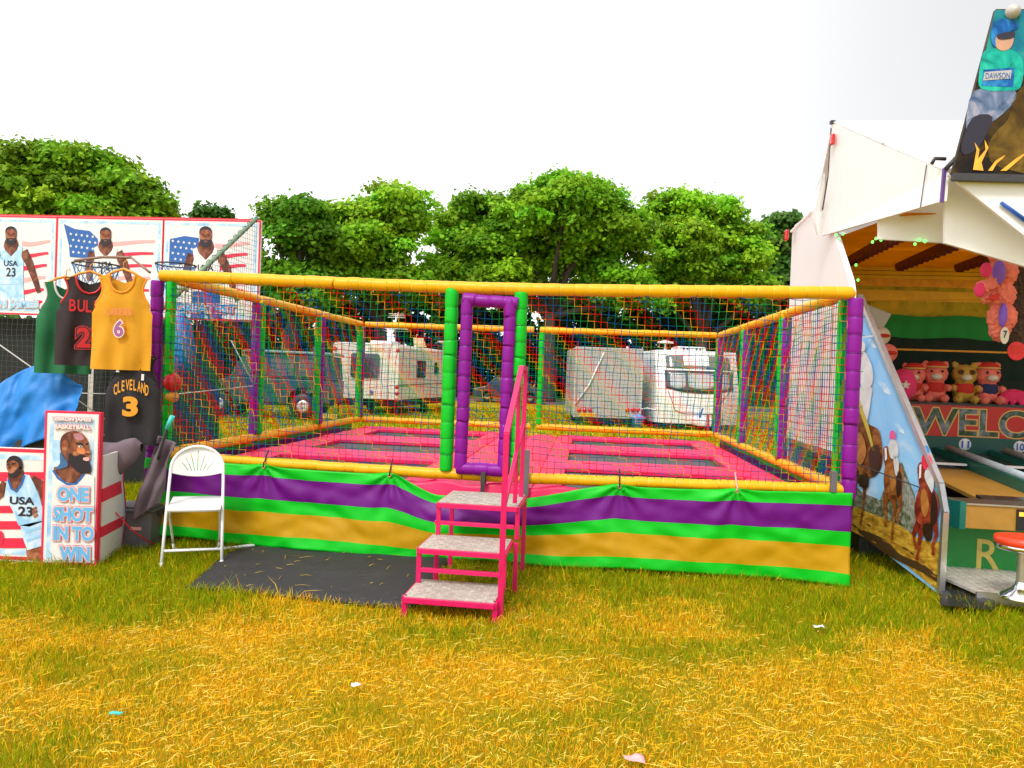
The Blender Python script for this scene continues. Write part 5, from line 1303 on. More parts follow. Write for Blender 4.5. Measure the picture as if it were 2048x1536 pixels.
# canopy: cheek, pitched roof, fascias
CA, CB, CC, CD = at(1665, 247, 7.05), at(1890, 345, 5.55), at(1885, 402, 5.55), at(1641, 472, 7.35)
slab('canopy_cheek', [CD, CC, CB, CA], Se * .03, m_ow)
ridge = Vector((SLEN * .9, -.131 * SLEN * .9, 0))
slab('canopy_roof', [CB + Zv * .01, CB + ridge + Zv * .01, CA + ridge + Zv * .01, CA + Zv * .01], Zv * .012, m_ot)
slab('canopy_rear', [CA, CA + ridge, CA + ridge + Sd * .5 - Zv * .7, CA + Sd * .5 - Zv * .7], Sd * .03, m_ow)
mb = MB(); q = CB + (CA - CB) * .13 ; r_ = CC + (CD - CC) * .14; mb.bar(q - Se * .004, r_ - Se * .004, .006, .006); obj('panel_joint', mb, m_grey, hs)
mb = MB(); mb.bar(CB + Zv * .03 - Se * .005, CC - Zv * .01 - Se * .005, .022); obj('corner_bracket', mb, mat('violet_bracket', (.12, .05, .25), .4), hs)
mb = MB(); mb.tube([CB + Zv * .1, CB + Zv * .1 + Vector((-.08, 0, .0)), CB + Vector((-.1, 0, .06))], .014, 6); mb.tube([CB + Zv * .02, CB + Vector((.06, -.03, .1))], .018, 6); obj('winch', mb, m_dgrey, hs)
mb = MB(); mb.tube([CA - Vector((.02, .02, .05)), CA - Vector((.03, .02, .5)), at(1645, 420, 7.2)], .006, 6); mb.box(CA - Vector((.0, .0, -.01)), (.04, .04, .03)); obj('gas_strut', mb, m_dgrey, hs)
p = at(1665, 279, 7.0); mb = MB(); mb.box(p, (.035, .05, .1)); obj('marker_lamp', mb, m_redlamp, hs, bevel=.008)
mb = MB(); p = at(1785, 290, 6.3); mb.tube([at(1764, 287, 6.28), p], .008, 5); mb.tube([p, at(1800, 294, 6.25)], .016, 6); obj('catch', mb, m_lgrey, hs)
def quadpx(name, pts, th, m, parent=None):
    P_ = [at(*q) for q in pts]; n_ = (P_[1] - P_[0]).cross(P_[2] - P_[0]).normalized()
    if n_.dot(CAM - P_[0]) > 0: n_ = -n_
    return slab(name, P_, n_ * th, m, parent=parent)
quadpx('fascia', [(1755, 420, 6.45), (1890, 396, 6.25), (1890, 486, 6.25), (1755, 478, 6.45)], .04, m_ow)
quadpx('fascia', [(1890, 352, 5.75), (2075, 492, 5.6), (2075, 540, 5.6), (1889, 486, 5.75)], .04, m_ow)
gb = quadpx('gable_board', [(1897, 350, 5.5), (2110, 352, 5.4), (2110, 520, 5.4)], .03, m_ow)
mb = MB(); mb.tube([at(2002, 405, 5.43), at(2024, 420, 5.42), at(2060, 446, 5.40)], .012, 6); mb.tube([at(2005, 411, 5.43), at(2060, 452, 5.40)], .005, 5); obj('gable_lettering', mb, MATS['prize_blue'], gb)
# hanging translucent sheet at the rear corner
def sheet_mat():
    m = bpy.data.materials.new('clear_sheet'); m.use_nodes = True; n, l = m.node_tree.nodes, m.node_tree.links
    b = n['Principled BSDF']; b.inputs['Base Color'].default_value = (.85, .86, .85, 1); b.inputs['Roughness'].default_value = .3
    t = n.new('ShaderNodeBsdfTransparent'); mx = n.new('ShaderNodeMixShader'); mx.inputs[0].default_value = .5
    l.new(b.outputs[0], mx.inputs[1]); l.new(t.outputs[0], mx.inputs[2]); l.new(mx.outputs[0], n['Material Output'].inputs['Surface']); return m
mb = MB(); fs_ = vnoise(91)
mb.grid(lambda a, b: at(1645 - 22 * math.sin(b * 2.6) + (6 + 26 * math.sin(b * 2.8)) * a, 345 + 125 * b, 7.25 + .06 * math.sin(a * 6 + b * 3)), 10, 20); obj('plastic_sheet', mb, sheet_mat(), hs)
# jockey billboard
JB = Board(at(1905, 346, 5.45), Se, Zv)
j0, j1, j2_, j3 = JB.uv(1905, 346), JB.uv(2140, 352), JB.uv(2210, 18), JB.uv(1992, 18)
jb = slab('billboard', [JB.P(*j0), JB.P(*j1), JB.P(*j2_), JB.P(*j3)], -JB.n * .04, mottle('dark_brown_print', [(.3, (.004, .005, .010)), (.46, (.02, .014, .010)), (.58, (.07, .04, .008)), (.72, (.03, .07, .10))], 3.5, .5, .15), lab='jockey billboard with flames along its foot')
mb = MB(); mb.bar(JB.P(*j0) - Zv * .03, JB.P(*j1) - Zv * .03, .05); obj('billboard_rail', mb, m_dgrey, hs)
m_jteal = mottle('teal_print', [(.3, (.005, .08, .20)), (.5, (.01, .20, .28)), (.7, (.03, .36, .30))], 3, .5, .15); m_jtur = mottle('turquoise_print', [(.3, (.005, .16, .14)), (.5, (.01, .42, .34)), (.7, (.04, .60, .42))], 8, .5, .15); m_jblu = mottle('royal_blue_print', [(.3, (.006, .03, .14)), (.5, (.012, .12, .42)), (.7, (.05, .34, .70))], 8, .5, .15)
JB.shape('print_field', [(1990, 20), (2140, 20), (2140, 160), (2048, 150), (1960, 150)], m_jteal, 1, jb)
JB.shape('figure_breeches', [(1948, 182), (2020, 176), (2030, 200), (1990, 240), (1940, 262), (1932, 245)], mottle('pale_blue_grey_print', [(.3, (.03, .06, .14)), (.5, (.14, .20, .34)), (.68, (.42, .40, .50))], 7, .5, .15), 2, jb, smooth=3)
JB.shape('figure_boot', [(1945, 235), (1985, 235), (1960, 290), (1930, 310), (1922, 290)], m_printblack, 3, jb, smooth=3)
JB.shape('figure_shirt', [(1966, 106), (1985, 98), (2015, 98), (2040, 112), (2046, 140), (2040, 175), (2018, 182), (1962, 178), (1958, 145)], m_jtur, 3, jb, smooth=4)
JB.shape('figure_sash', [(1966, 140), (2028, 136), (2026, 175), (1962, 172)], m_jblu, 4, jb)
JB.shape('figure_face', [(1990, 70), (2022, 66), (2026, 82), (2018, 98), (2002, 102), (1990, 92)], mat('pale_skin_print', (.55, .30, .20), .4, .15), 5, jb, smooth=4)
JB.shape('figure_helmet', [(1981, 75), (1984, 55), (2000, 40), (2022, 40), (2036, 52), (2026, 62), (2000, 68), (1990, 76), (1990, 94), (1984, 90)], m_jblu, 6, jb, smooth=4)
JB.shape('figure_goggles', [(1994, 70), (2026, 64), (2026, 76), (2010, 80), (1996, 79)], m_printblack, 7, jb, smooth=3)
JB.shape('name_patch', [(1968, 145), (2022, 141), (2020, 158), (1965, 162)], m_lgrey, 6, jb); JB.text('lettering', 'DAWSON', 1970, 147, 2018, 158, m_navy, 8, jb)
JB.shape('print_horse', [(2030, 190), (2075, 150), (2120, 150), (2140, 340), (2000, 335), (1975, 300), (1990, 265), (2015, 240)], mottle('horse_print', [(.3, (.010, .007, .004)), (.5, (.09, .05, .008)), (.7, (.22, .13, .02))], 4, .5, .15), 2, jb, smooth=3)
for k_, pts in enumerate(([(1945, 340), (1952, 300), (1948, 285), (1958, 300), (1955, 318), (1970, 300), (1968, 280), (1976, 296), (1962, 325), (1966, 342)], [(1975, 342), (1990, 322), (2010, 310), (2004, 318), (1992, 328), (1984, 342)], [(2000, 342), (2030, 318), (2060, 300), (2040, 318), (2012, 342)])):
    JB.shape('flame', pts, mat('flame_print', (.9, .42, .03), .4, .3, 10), 5, jb)
mb = MB(); p = JB.P(*JB.uv(2024, 25), 2); mb.lathe(p, [(.001, .06), (.035, .05), (.05, .02), (.05, -.01)], 14, axis=JB.n); obj('billboard_lamp', mb, m_lgrey, hs)
# wing panel with the race print
WPp = [Vector((3.04, 6.62, .28)), Vector((3.21, 5.50, .0)), Vector((3.285, 5.50, .62)), Vector((3.27, 5.56, .82)), Vector((3.04, 6.62, 2.32))]
wn_ = (WPp[1] - WPp[0]).cross(WPp[4] - WPp[0]).normalized()
if wn_.dot(CAM - WPp[0]) < 0: wn_ = -wn_
WP = Board(WPp[0], (WPp[1] - WPp[0]), (WPp[4] - WPp[0])); 
if WP.n.dot(CAM - WPp[0]) < 0: WP.n = -WP.n
def onplane(p): return p - WP.n * (p - WPp[0]).dot(WP.n)
PPp = [onplane(p) for p in WPp]
m_race = mottle('race_sky_print', [(.32, (.20, .50, .90)), (.55, (.28, .58, .92)), (.72, (.62, .72, .86))], 2.2)
wp = slab('wing_panel', PPp, -WP.n * .03, m_race, lab='sloping side panel printed with galloping race horses')
mb = MB()
for a, b in zip(PPp[1:4], PPp[2:5]): mb.bar(a + WP.n * .004, b + WP.n * .004, .042, .034)
obj('edge_trim', mb, m_alu, wp)
m_dirt = mottle('dirt_print', [(.28, (.14, .07, .01)), (.48, (.46, .25, .02)), (.66, (.72, .45, .06))], 12, stretch=(1, 1, 2.5)); m_dirtd = mat('dark_dirt_print', (.07, .035, .012), .45, .3, 9); m_h1 = mottle('bay_horse_print', [(.3, (0.03, 0.008, 0.003)), (.5, (0.17, 0.05, 0.008)), (.7, (0.4, 0.16, 0.03))], 9); m_h2 = mottle('chestnut_horse_print', [(.3, (0.05, 0.012, 0.004)), (.5, (0.26, 0.07, 0.01)), (.7, (0.5, 0.22, 0.05))], 9); m_h3 = mottle('red_bay_horse_print', [(.3, (0.04, 0.004, 0.003)), (.5, (0.22, 0.022, 0.01)), (.7, (0.45, 0.09, 0.03))], 9)
m_grn = mottle('hedge_print', [(.3, (.03, .04, .015)), (.5, (.14, .16, .09)), (.62, (.34, .34, .30)), (.75, (.16, .26, .04))], 22)
def wshape(nm, pts, m_, ly, sm=3): return WP.shape(nm, pts, m_, ly, wp, smooth=sm)
wshape('print_hedge', [(1700, 960), (1725, 985), (1760, 1000), (1790, 925), (1805, 925), (1818, 962), (1830, 990), (1832, 1080), (1700, 1040)], m_grn, 1, 0)
wshape('print_track', [(1696, 1005), (1730, 1022), (1765, 1035), (1800, 1050), (1840, 1078), (1868, 1085), (1880, 1082), (1890, 1068), (1883, 1186), (1840, 1152), (1790, 1112), (1740, 1080), (1690, 1055)], m_dirt, 2, 0)
wshape('print_track_shadow', [(1715, 1058), (1770, 1078), (1800, 1108), (1850, 1130), (1878, 1158), (1880, 1168), (1845, 1145), (1790, 1118), (1750, 1092)], m_dirtd, 3)
def whorse(body, neck, legs, m_, ly):
    wshape('print_horse', body, m_, ly); wshape('print_horse_head', neck, m_, ly + 1)
    for L in legs: WP.shape('print_leg', WP.limb(L, [.035, .02, .012, .018]), m_, ly, wp, pix=False)
whorse([(1700, 850), (1720, 838), (1742, 850), (1760, 862), (1766, 900), (1764, 935), (1745, 955), (1712, 952), (1698, 935)], [(1700, 770), (1712, 785), (1732, 830), (1738, 862), (1705, 866), (1696, 820)], [[(1715, 940), (1712, 975), (1706, 1000), (1700, 1020)], [(1732, 945), (1730, 985), (1728, 1015), (1722, 1050)]], m_h1, 4)
whorse([(1772, 935), (1790, 925), (1805, 935), (1808, 965), (1800, 995), (1778, 998), (1770, 970)], [(1768, 900), (1776, 892), (1784, 905), (1792, 935), (1778, 955), (1772, 930)], [[(1774, 985), (1772, 1020), (1774, 1040), (1772, 1052)], [(1788, 990), (1792, 1020), (1788, 1050), (1786, 1078)], [(1800, 985), (1803, 1010), (1796, 1030), (1798, 1045)]], m_h2, 6)
whorse([(1838, 985), (1850, 962), (1868, 975), (1880, 1000), (1878, 1040), (1858, 1060), (1838, 1052), (1832, 1015)], [(1838, 935), (1846, 924), (1852, 940), (1862, 975), (1850, 1000), (1842, 970)], [[(1840, 1045), (1830, 1068), (1832, 1085), (1836, 1098)], [(1846, 1055), (1842, 1080), (1840, 1100), (1836, 1120)], [(1872, 1040), (1876, 1070), (1868, 1090), (1870, 1110)]], m_h3, 8)
m_hhl = mat('horse_highlight_print', (.42, .16, .03), .4, .4, 12); m_hsh = mat('horse_shadow_print', (.03, .010, .005), .4, .3, 12)
for ly, pl_ in ((8, [[(1712, 868), (1728, 870), (1736, 905), (1724, 930), (1712, 905)], [(1782, 945), (1790, 940), (1796, 965), (1788, 985)], [(1846, 985), (1854, 978), (1862, 1010), (1854, 1035), (1846, 1015)]]),):
    for q_ in pl_: wshape('print_highlight', q_, m_hhl, ly + 2)
for q_ in ([(1740, 905), (1758, 890), (1764, 930), (1748, 952)], [(1798, 945), (1806, 950), (1804, 985), (1796, 990)], [(1868, 985), (1878, 1005), (1876, 1042), (1864, 1050)], [(1848, 1052), (1866, 1048), (1868, 1075), (1856, 1082)], [(1720, 950), (1740, 952), (1738, 975), (1722, 972)]): wshape('print_shadow', q_, m_hsh, 9)
for q_ in ([(1843, 930), (1847, 928), (1846, 955), (1842, 958)], [(1773, 897), (1777, 895), (1778, 918), (1774, 922)]): wshape('print_blaze', q_, m_printwhite, 11, 0)
for q_ in ([(1716, 790), (1722, 800), (1740, 850), (1752, 900), (1748, 902), (1734, 856), (1716, 806)],): wshape('print_rein', q_, mat('rein_print', (.5, .42, .05), .4), 9, 0)
for k_ in range(16):
    t_ = k_ / 15; xq = 1705 + 172 * t_ + rnd.uniform(-6, 6); yq = 1052 + 108 * t_ + rnd.uniform(-26, 10); wq = rnd.uniform(4, 11)
    wshape('print_hoofmark', [(xq - wq, yq - wq * .5), (xq, yq - 2), (xq + wq, yq + wq * .5), (xq, yq + 1.5)], m_dirtd if k_ % 2 else m_hhl, 4)
for k_ in range(7):
    xq = 1806 + 4 * k_; wshape('print_fence_post', [(xq, 945 + 9 * k_), (xq + 1.6, 946 + 9 * k_), (xq + 1.6, 1000 + 9 * k_), (xq, 1000 + 9 * k_)], m_lgrey, 2, 0)
for (xq, yq, rq) in ((1770, 780, 13), (1800, 860, 10), (1872, 968, 9), (1745, 690, 9)): wshape('print_cloud', [(xq - rq, yq - rq * 1.2), (xq, yq - rq * 1.0), (xq + rq, yq + rq * .6), (xq, yq + rq * .4)], m_paleblue, 1)
m_silk = mat('white_silk_print', (.62, .64, .66), .4, .2, 9); m_pinkcap = mat('pink_cap_print', (.75, .10, .30), .4, .1); m_bluecap = mat('blue_cap_print', (.06, .30, .65), .4, .1)
wshape('print_jockey', [(1716, 700), (1730, 700), (1746, 730), (1749, 760), (1742, 775), (1730, 778), (1722, 760), (1716, 735)], m_silk, 9)
wshape('print_jockey_legs', [(1722, 775), (1746, 775), (1744, 800), (1740, 830), (1733, 850), (1728, 815), (1720, 800)], m_silk, 8)
wshape('print_cap', [(1718, 698), (1720, 684), (1728, 681), (1734, 690), (1732, 702)], m_silk, 10); wshape('print_face', [(1717, 699), (1727, 700), (1726, 716), (1720, 720)], mat('pale_skin_print', (.55, .30, .20), .4), 9)
wshape('print_jockey', [(1784, 880), (1796, 882), (1800, 905), (1794, 918), (1784, 915), (1780, 895)], m_silk, 9); wshape('print_cap', [(1783, 877), (1784, 864), (1790, 861), (1794, 868), (1793, 878)], m_pinkcap, 10); wshape('print_jockey_legs', [(1790, 914), (1800, 918), (1800, 945), (1794, 950)], m_silk, 9)
wshape('print_jockey', [(1848, 912), (1860, 908), (1868, 920), (1868, 935), (1855, 940), (1848, 930)], m_printred, 10); wshape('print_cap', [(1850, 906), (1852, 894), (1858, 891), (1863, 898), (1862, 907)], m_bluecap, 11); wshape('print_jockey_legs', [(1856, 938), (1869, 935), (1872, 965), (1868, 985), (1862, 975), (1853, 955)], m_silk, 10)
mb = MB(); a, b = at(1706, 925, 6.35), at(1912, 1002, 5.47); c_ = a.lerp(b, .88); mb.tube([a, c_, b], .005, 5); mb.box(c_, (.03, .07, .05)); obj('stay_wire', mb, m_dgrey, hs)
mb = MB(); mb.bar(at(1716, 675, 6.45), at(1746, 672, 6.4), .012); obj('stay_bar', mb, m_alu, hs)
# interior: mural, beams, pleated drapes, red welcome board
MU = Board(sp_(0, SDEP - .06, 0), Se, Zv)
m_mur = mat('ochre_mural', (.80, .46, .012), .55, .25, 3); m_mur2 = mottle('olive_mural', [(.3, (.16, .13, .006)), (.5, (.46, .36, .012)), (.7, (.70, .42, .02))], 4, .6, .2); m_mur3 = mat('orange_mural', (.82, .36, .010), .55, .35, 9)
slab('mural', [MU.P(.06, 1.9), MU.P(SLEN, 1.9), MU.P(SLEN, 3.25), MU.P(.06, 3.25)], Sd * .01, m_mur2)
mu = hs.children[-1]
MU.shapes('mural_field', [[(.06, 2.52), (SLEN, 2.55), (SLEN, 2.62), (.06, 2.66)]], m_mur, 2, hs, pix=False)
MU.shapes('mural_field', [[(.06, 2.70), (SLEN, 2.68), (SLEN, 2.80), (.06, 2.80)]], m_mur3, 2, hs, pix=False)
for k_ in range(3): mb = MB(); mb.bar(MU.P(.06, 2.80 + .045 * k_, 10 + 12 * k_), MU.P(SLEN, 2.80 + .045 * k_, 10 + 12 * k_), .03, .04); obj('cornice', mb, m_mur, hs)
mb = MB(); mb.tube([MU.P(.06 + SLEN * i / 20, 2.46 + .16 * (i / 20) ** .5, 4) for i in range(21)], .006, 5)
for i in range(24): mb.bar(MU.P(.1 + .2 * i, 2.40 + .16 * (i / 24) ** .5, 4), MU.P(.1 + .2 * i, 2.47 + .16 * (i / 24) ** .5, 4), .006)
obj('mural_railing', mb, m_mur, hs, kind='stuff')
slab('ceiling', [sp_(.34, -.25, 2.98), sp_(SLEN, -.25, 2.98), sp_(SLEN, SDEP - .05, 2.92), sp_(.06, SDEP - .05, 2.92), sp_(.06, .7, 2.95)], Zv * .01, trans_mat('ochre_fabric', (.88, .46, .012), .85))
m_beam = mat('dark_red_beam', (.13, .018, .010), .5, .2)
for k_ in range(7):
    a_ = .42 + k_ * .62; mb = MB(); pts = []
    for i in range(33):
        b_ = -.15 + 2.1 * i / 32; pts.append((b_, 2.86 - .03 * abs(math.sin(i * math.pi / 2.0)) - .012 * (i % 2)))
    prof = [sp_(a_, -.15, 2.955), ] + [sp_(a_, b_, z_) for b_, z_ in pts] + [sp_(a_, 1.95, 2.91)]
    mb.prism(prof, Se * .07); obj('scalloped_beam', mb, m_beam, hs, fixn=True)
m_bulb = mat('green_bulb', (.10, .9, .12), .3, 0, emit=2.2)
for k_, (px, py, Y_) in enumerate(((1672, 470, 6.9), (1678, 478, 6.9), (1686, 468, 6.9), (1745, 484, 6.5), (1752, 477, 6.5), (1762, 480, 6.5), (1830, 488, 6.3), (1838, 480, 6.3), (1850, 483, 6.3), (1712, 530, 7.0), (1716, 560, 6.9), (1916, 488, 6.0))):
    mb = MB(); mb.ell(at(px, py, Y_), (.011, .011, .013), 10, 8); obj('bulb', mb, m_bulb, hs)
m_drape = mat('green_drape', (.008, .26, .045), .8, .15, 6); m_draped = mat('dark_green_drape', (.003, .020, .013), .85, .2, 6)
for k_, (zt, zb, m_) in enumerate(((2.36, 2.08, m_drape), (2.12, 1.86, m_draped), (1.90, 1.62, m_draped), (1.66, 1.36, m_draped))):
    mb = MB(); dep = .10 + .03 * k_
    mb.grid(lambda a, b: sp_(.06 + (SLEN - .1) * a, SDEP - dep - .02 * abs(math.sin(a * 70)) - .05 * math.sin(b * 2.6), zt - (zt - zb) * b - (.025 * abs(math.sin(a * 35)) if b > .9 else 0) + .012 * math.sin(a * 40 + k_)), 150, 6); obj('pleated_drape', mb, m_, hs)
mb = MB(); mb.bar(sp_(.06, SDEP - .2, 1.965), sp_(SLEN, SDEP - .2, 1.965), .02); obj('drape_rail', mb, m_mur3, hs)
wz0, wz1, wb = 1.02, 1.36, 1.62
WB = Board(sp_(0, wb, 0), Se, Zv)
wbd = slab('welcome_board', [WB.P(.06, wz0), WB.P(SLEN, wz0), WB.P(SLEN, wz1), WB.P(.06, wz1)], Sd * .05, mat('scarlet_board', (.55, .012, .008), .4, .1), lab='red board with large welcome lettering behind the lanes')
m_scene = mottle('photo_letter_print', [(.3, (.01, .012, .015)), (.46, (.05, .09, .03)), (.58, (.16, .20, .24)), (.72, (.40, .36, .28))], 9)
ux0, vv0 = WB.uv(1846, 868); ux1, _ = WB.uv(1925, 868)
(u_a, v_a), (u_b, v_b) = WB.uv(1838, 822), WB.uv(2290, 872)
for off_, m_, ly in ((.05, mat('gold_edge_print', (.75, .45, .12), .4), 2), (.02, m_scene, 3)):
    WB.text('lettering', 'WELCOME', u_a - .06, wz1 - .03, u_a + 1.95, wz0 + .02, m_, ly, wbd, pix=False, offset=off_, ref=.02)
slab('toy_shelf', [sp_(.06, wb + .0, 1.36), sp_(SLEN, wb, 1.36), sp_(SLEN, SDEP - .1, 1.36), sp_(.06, SDEP - .1, 1.36)], Zv * .03, m_dgrey)
m_dkgreen = mat('dark_green_paint', (.004, .075, .055), .4, .12, 6); m_teal2 = mat('green_paint', (.006, .14, .10), .35, .15, 6)
nbd = slab('number_board', [sp_(.06, wb - .06, .86), sp_(SLEN, wb - .06, .86), sp_(SLEN, wb - .06, 1.03), sp_(.06, wb - .06, 1.03)], Sd * .04, m_dkgreen)
NB = Board(sp_(0, wb - .06, 0), Se, Zv)
# lanes: sloping beds between green dividers
def lane_z(b): return .70 + .16 * (b + .62) / 2.1
LB0, LB1 = -.62, 1.52
CF = Board(sp_(0, LB0 - .19, 0), Se, Zv); CS = CF.uv(1932, 1010)[0]
m_bed2 = mat('tan_lane', (.40, .20, .03), .45, .15, 8); m_lglass = mat('lane_glass', (.03, .035, .02), .1, .2, 3)
u11, v11 = NB.uv(1930, 885); u10, _ = NB.uv(2040, 889); pitch = u10 - u11
for k_ in range(-1, 4):
    ca = u11 + pitch * k_; a0 = ca - pitch / 2; a1 = ca + pitch / 2
    if k_ in (0, 1):
        mb = MB(); mb.lathe(NB.P(ca, .955, 1), [(.001, .006), (.058, .006), (.062, .0)], 24, axis=NB.n); dsk = obj('number_disc', mb, m_printwhite, nbd)
        NB.text('lettering', '11' if k_ == 0 else '10', ca - .036, .99, ca + .036, .92, m_navy, 8, dsk, pix=False, offset=.03)
    a0c = max(a0, .30)
    slab('lane_bed', [sp_(a0c, LB0 + .12, lane_z(LB0 + .12) - .04), sp_(a1 - .05, LB0 + .12, lane_z(LB0 + .12) - .04), sp_(a1 - .05, .75, lane_z(.75) - .04), sp_(a0c, .75, lane_z(.75) - .04)], Zv * -.03, m_bed2)
    slab('lane_glass', [sp_(a0c, .80, lane_z(.8) - .0), sp_(a1 - .05, .80, lane_z(.8) - .0), sp_(a1 - .05, LB1, lane_z(LB1) - .0), sp_(a0c, LB1, lane_z(LB1) - .0)], Zv * -.02, m_lglass)
    mb = MB(); mb.bar(sp_(a0c, .77, lane_z(.77) + .005), sp_(a1 - .06, .77, lane_z(.77) + .005), .05, .02); obj('lane_lip', mb, m_printwhite, hs)
    mb = MB(); mb.prism([sp_(a1 - .045, LB0 + .02, lane_z(LB0) - .06), sp_(a1 - .045, LB1, lane_z(LB1) - .06), sp_(a1 - .045, LB1, lane_z(LB1) + .05), sp_(a1 - .045, LB0 + .3, lane_z(LB0 + .3) + .06), sp_(a1 - .045, LB0 + .02, lane_z(LB0) + .0)], Se * .09); obj('lane_divider', mb, m_teal2, hs, fixn=True)
    mb = MB(); mb.tube([sp_(a1, LB0 + .42, lane_z(LB0 + .42) + .08), sp_(a1, LB1 - .2, lane_z(LB1 - .2) + .08)], .032, 10); obj('light_tube', mb, mat('frosted_tube', (.42, .50, .55), .3, .3, 3), hs)
    slab('lane_front_glass', [sp_(a0c, LB0 - .0, .675), sp_(a1 - .05, LB0 - .0, .675), sp_(a1 - .05, LB0 + .12, .69), sp_(a0c, LB0 + .12, .69)], Zv * -.02, m_lglass)
slab('counter_top', [sp_(CS - .04, LB0 - .18, .665), sp_(SLEN, LB0 - .18, .665), sp_(SLEN, LB0 + .01, .672), sp_(CS - .1, LB0 + .01, .672)], Zv * -.03, mat('brown_laminate', (.09, .055, .035), .25, .2))
slab('counter_front', [sp_(CS, LB0 - .19, .47), sp_(SLEN, LB0 - .19, .47), sp_(SLEN, LB0 - .19, .65), sp_(CS, LB0 - .19, .65)], Sd * .1, m_bed2)
mb = MB(); mb.bar(sp_(CS, LB0 - .195, .655), sp_(SLEN, LB0 - .195, .655), .012, .012); obj('counter_edge', mb, m_alu, hs)
slab('counter_end', [sp_(CS - .045, LB0 - .2, .46), sp_(CS - .001, LB0 - .2, .46), sp_(CS - .001, LB0 - .2, .67), sp_(CS - .045, LB0 - .2, .67)], Sd * .9 - Se * .24, m_teal2)
ud, vd = CF.uv(2033, 1010)
db = slab('coin_unit', [CF.P(ud, .475, 1), CF.P(ud + .22, .475, 1), CF.P(ud + .22, .635, 1), CF.P(ud, .635, 1)], CF.n * .012, m_black)
mb = MB(); mb.box(CF.P(ud + .03, .60, 10), (.03, .008, .03), (Se, Sd, Zv)); obj('coin_light', mb, mat('orange_light', (1, .30, .03), .4, 0, emit=1.5), db)
slab('kick_board', [sp_(.40, LB0 + .12, .10), sp_(SLEN, LB0 + .12, .10), sp_(SLEN, LB0 + .12, .47), sp_(.40, LB0 + .12, .47)], Sd * .04, mat('bright_green_paint', (.008, .24, .035), .45, .12, 5, dirt=.25, dirtcol=(.02, .06, .02)), lab='green kick board under the counter with faded yellow letters')
kb = hs.children[-1]
KB = Board(sp_(0, LB0 + .12, 0), Se, Zv)
m_yl = mat('faded_yellow_paint', (.60, .48, .10), .5, .3, 12)
KB.text('lettering', 'R', *KB.uv(1955, 1078), *KB.uv(1997, 1140), m_yl, 2, kb, pix=False, offset=.01)
0 and KB.text('lettering', 'ACING', *KB.uv(2010, 1078), *KB.uv(2200, 1140), m_yl, 2, kb, pix=False, offset=.01)
# tread-plate platform
pf = [gnd(1893, 1150, .12), gnd(1965, 1196, .12), gnd(2020, 1222, .12), gnd(2200, 1235, .12), gnd(2200, 1160, .12)]
slab('platform', [sp_(.56, LB0 - .62, .08), sp_(SLEN, LB0 - .95, .08), sp_(SLEN, LB0 + .16, .08), sp_(.42, LB0 + .16, .08)], Zv * .02, m_check)
plf = hs.children[-1]; mb = MB()
for i in range(26):
    for j2 in range(18):
        c_ = sp_(.60 + i * .06, LB0 - .60 + j2 * .042, .1012); d = (Se + Sd * (1 if (i + j2) % 2 else -1)) * .011; mb.bar(c_ - d, c_ + d, .006, .003)
obj('raised_bars', mb, m_check, plf, kind='stuff')
slab('platform_edge', [sp_(.56, LB0 - .63, .02), sp_(SLEN, LB0 - .96, .02), sp_(SLEN, LB0 - .96, .10), sp_(.56, LB0 - .63, .10)], Sd * -.02, m_alu)
# black ground sheet crumpled at the platform corner
mb = MB(); fg = vnoise(17)
mb.grid(lambda a, b: gnd(1880 + 110 * a, 1162 + 48 * b + 10 * a, .03 + .04 * float(fg(a * 5, b * 5))), 14, 8); o = obj('ground_sheet', mb, m_black); tag(o, 'crumpled black sheet on the grass under the trailer platform', 'sheet')
# stool
sc = gnd(2042, 1198, .10)
def stool(c, lab):
    t = thing('stool', c, lab, 'stool', 'stools along the race game counter')
    mb = MB(); mb.lathe(c, [(.001, .0), (.13, 0), (.135, .008), (.12, .03), (.06, .07), (.04, .10), (.036, .12)], 24); obj('base', mb, m_chrome, t)
    mb = MB(); mb.lathe(c, [(.034, .10), (.034, .36)], 18); obj('column', mb, m_alu, t)
    mb = MB(); mb.lathe(c, [(.001, .335), (.16, .34), (.172, .36), (.165, .375)], 26); obj('seat_pan', mb, m_chrome, t)
    mb = MB(); mb.lathe(c, [(.165, .37), (.178, .39), (.172, .425), (.12, .435), (.001, .425)], 26); obj('seat', mb, mat('red_seat_vinyl', (.72, .05, .012), .35, .08), t)
    return t
stool(sc, 'red topped chrome stool in front of the green kick board')
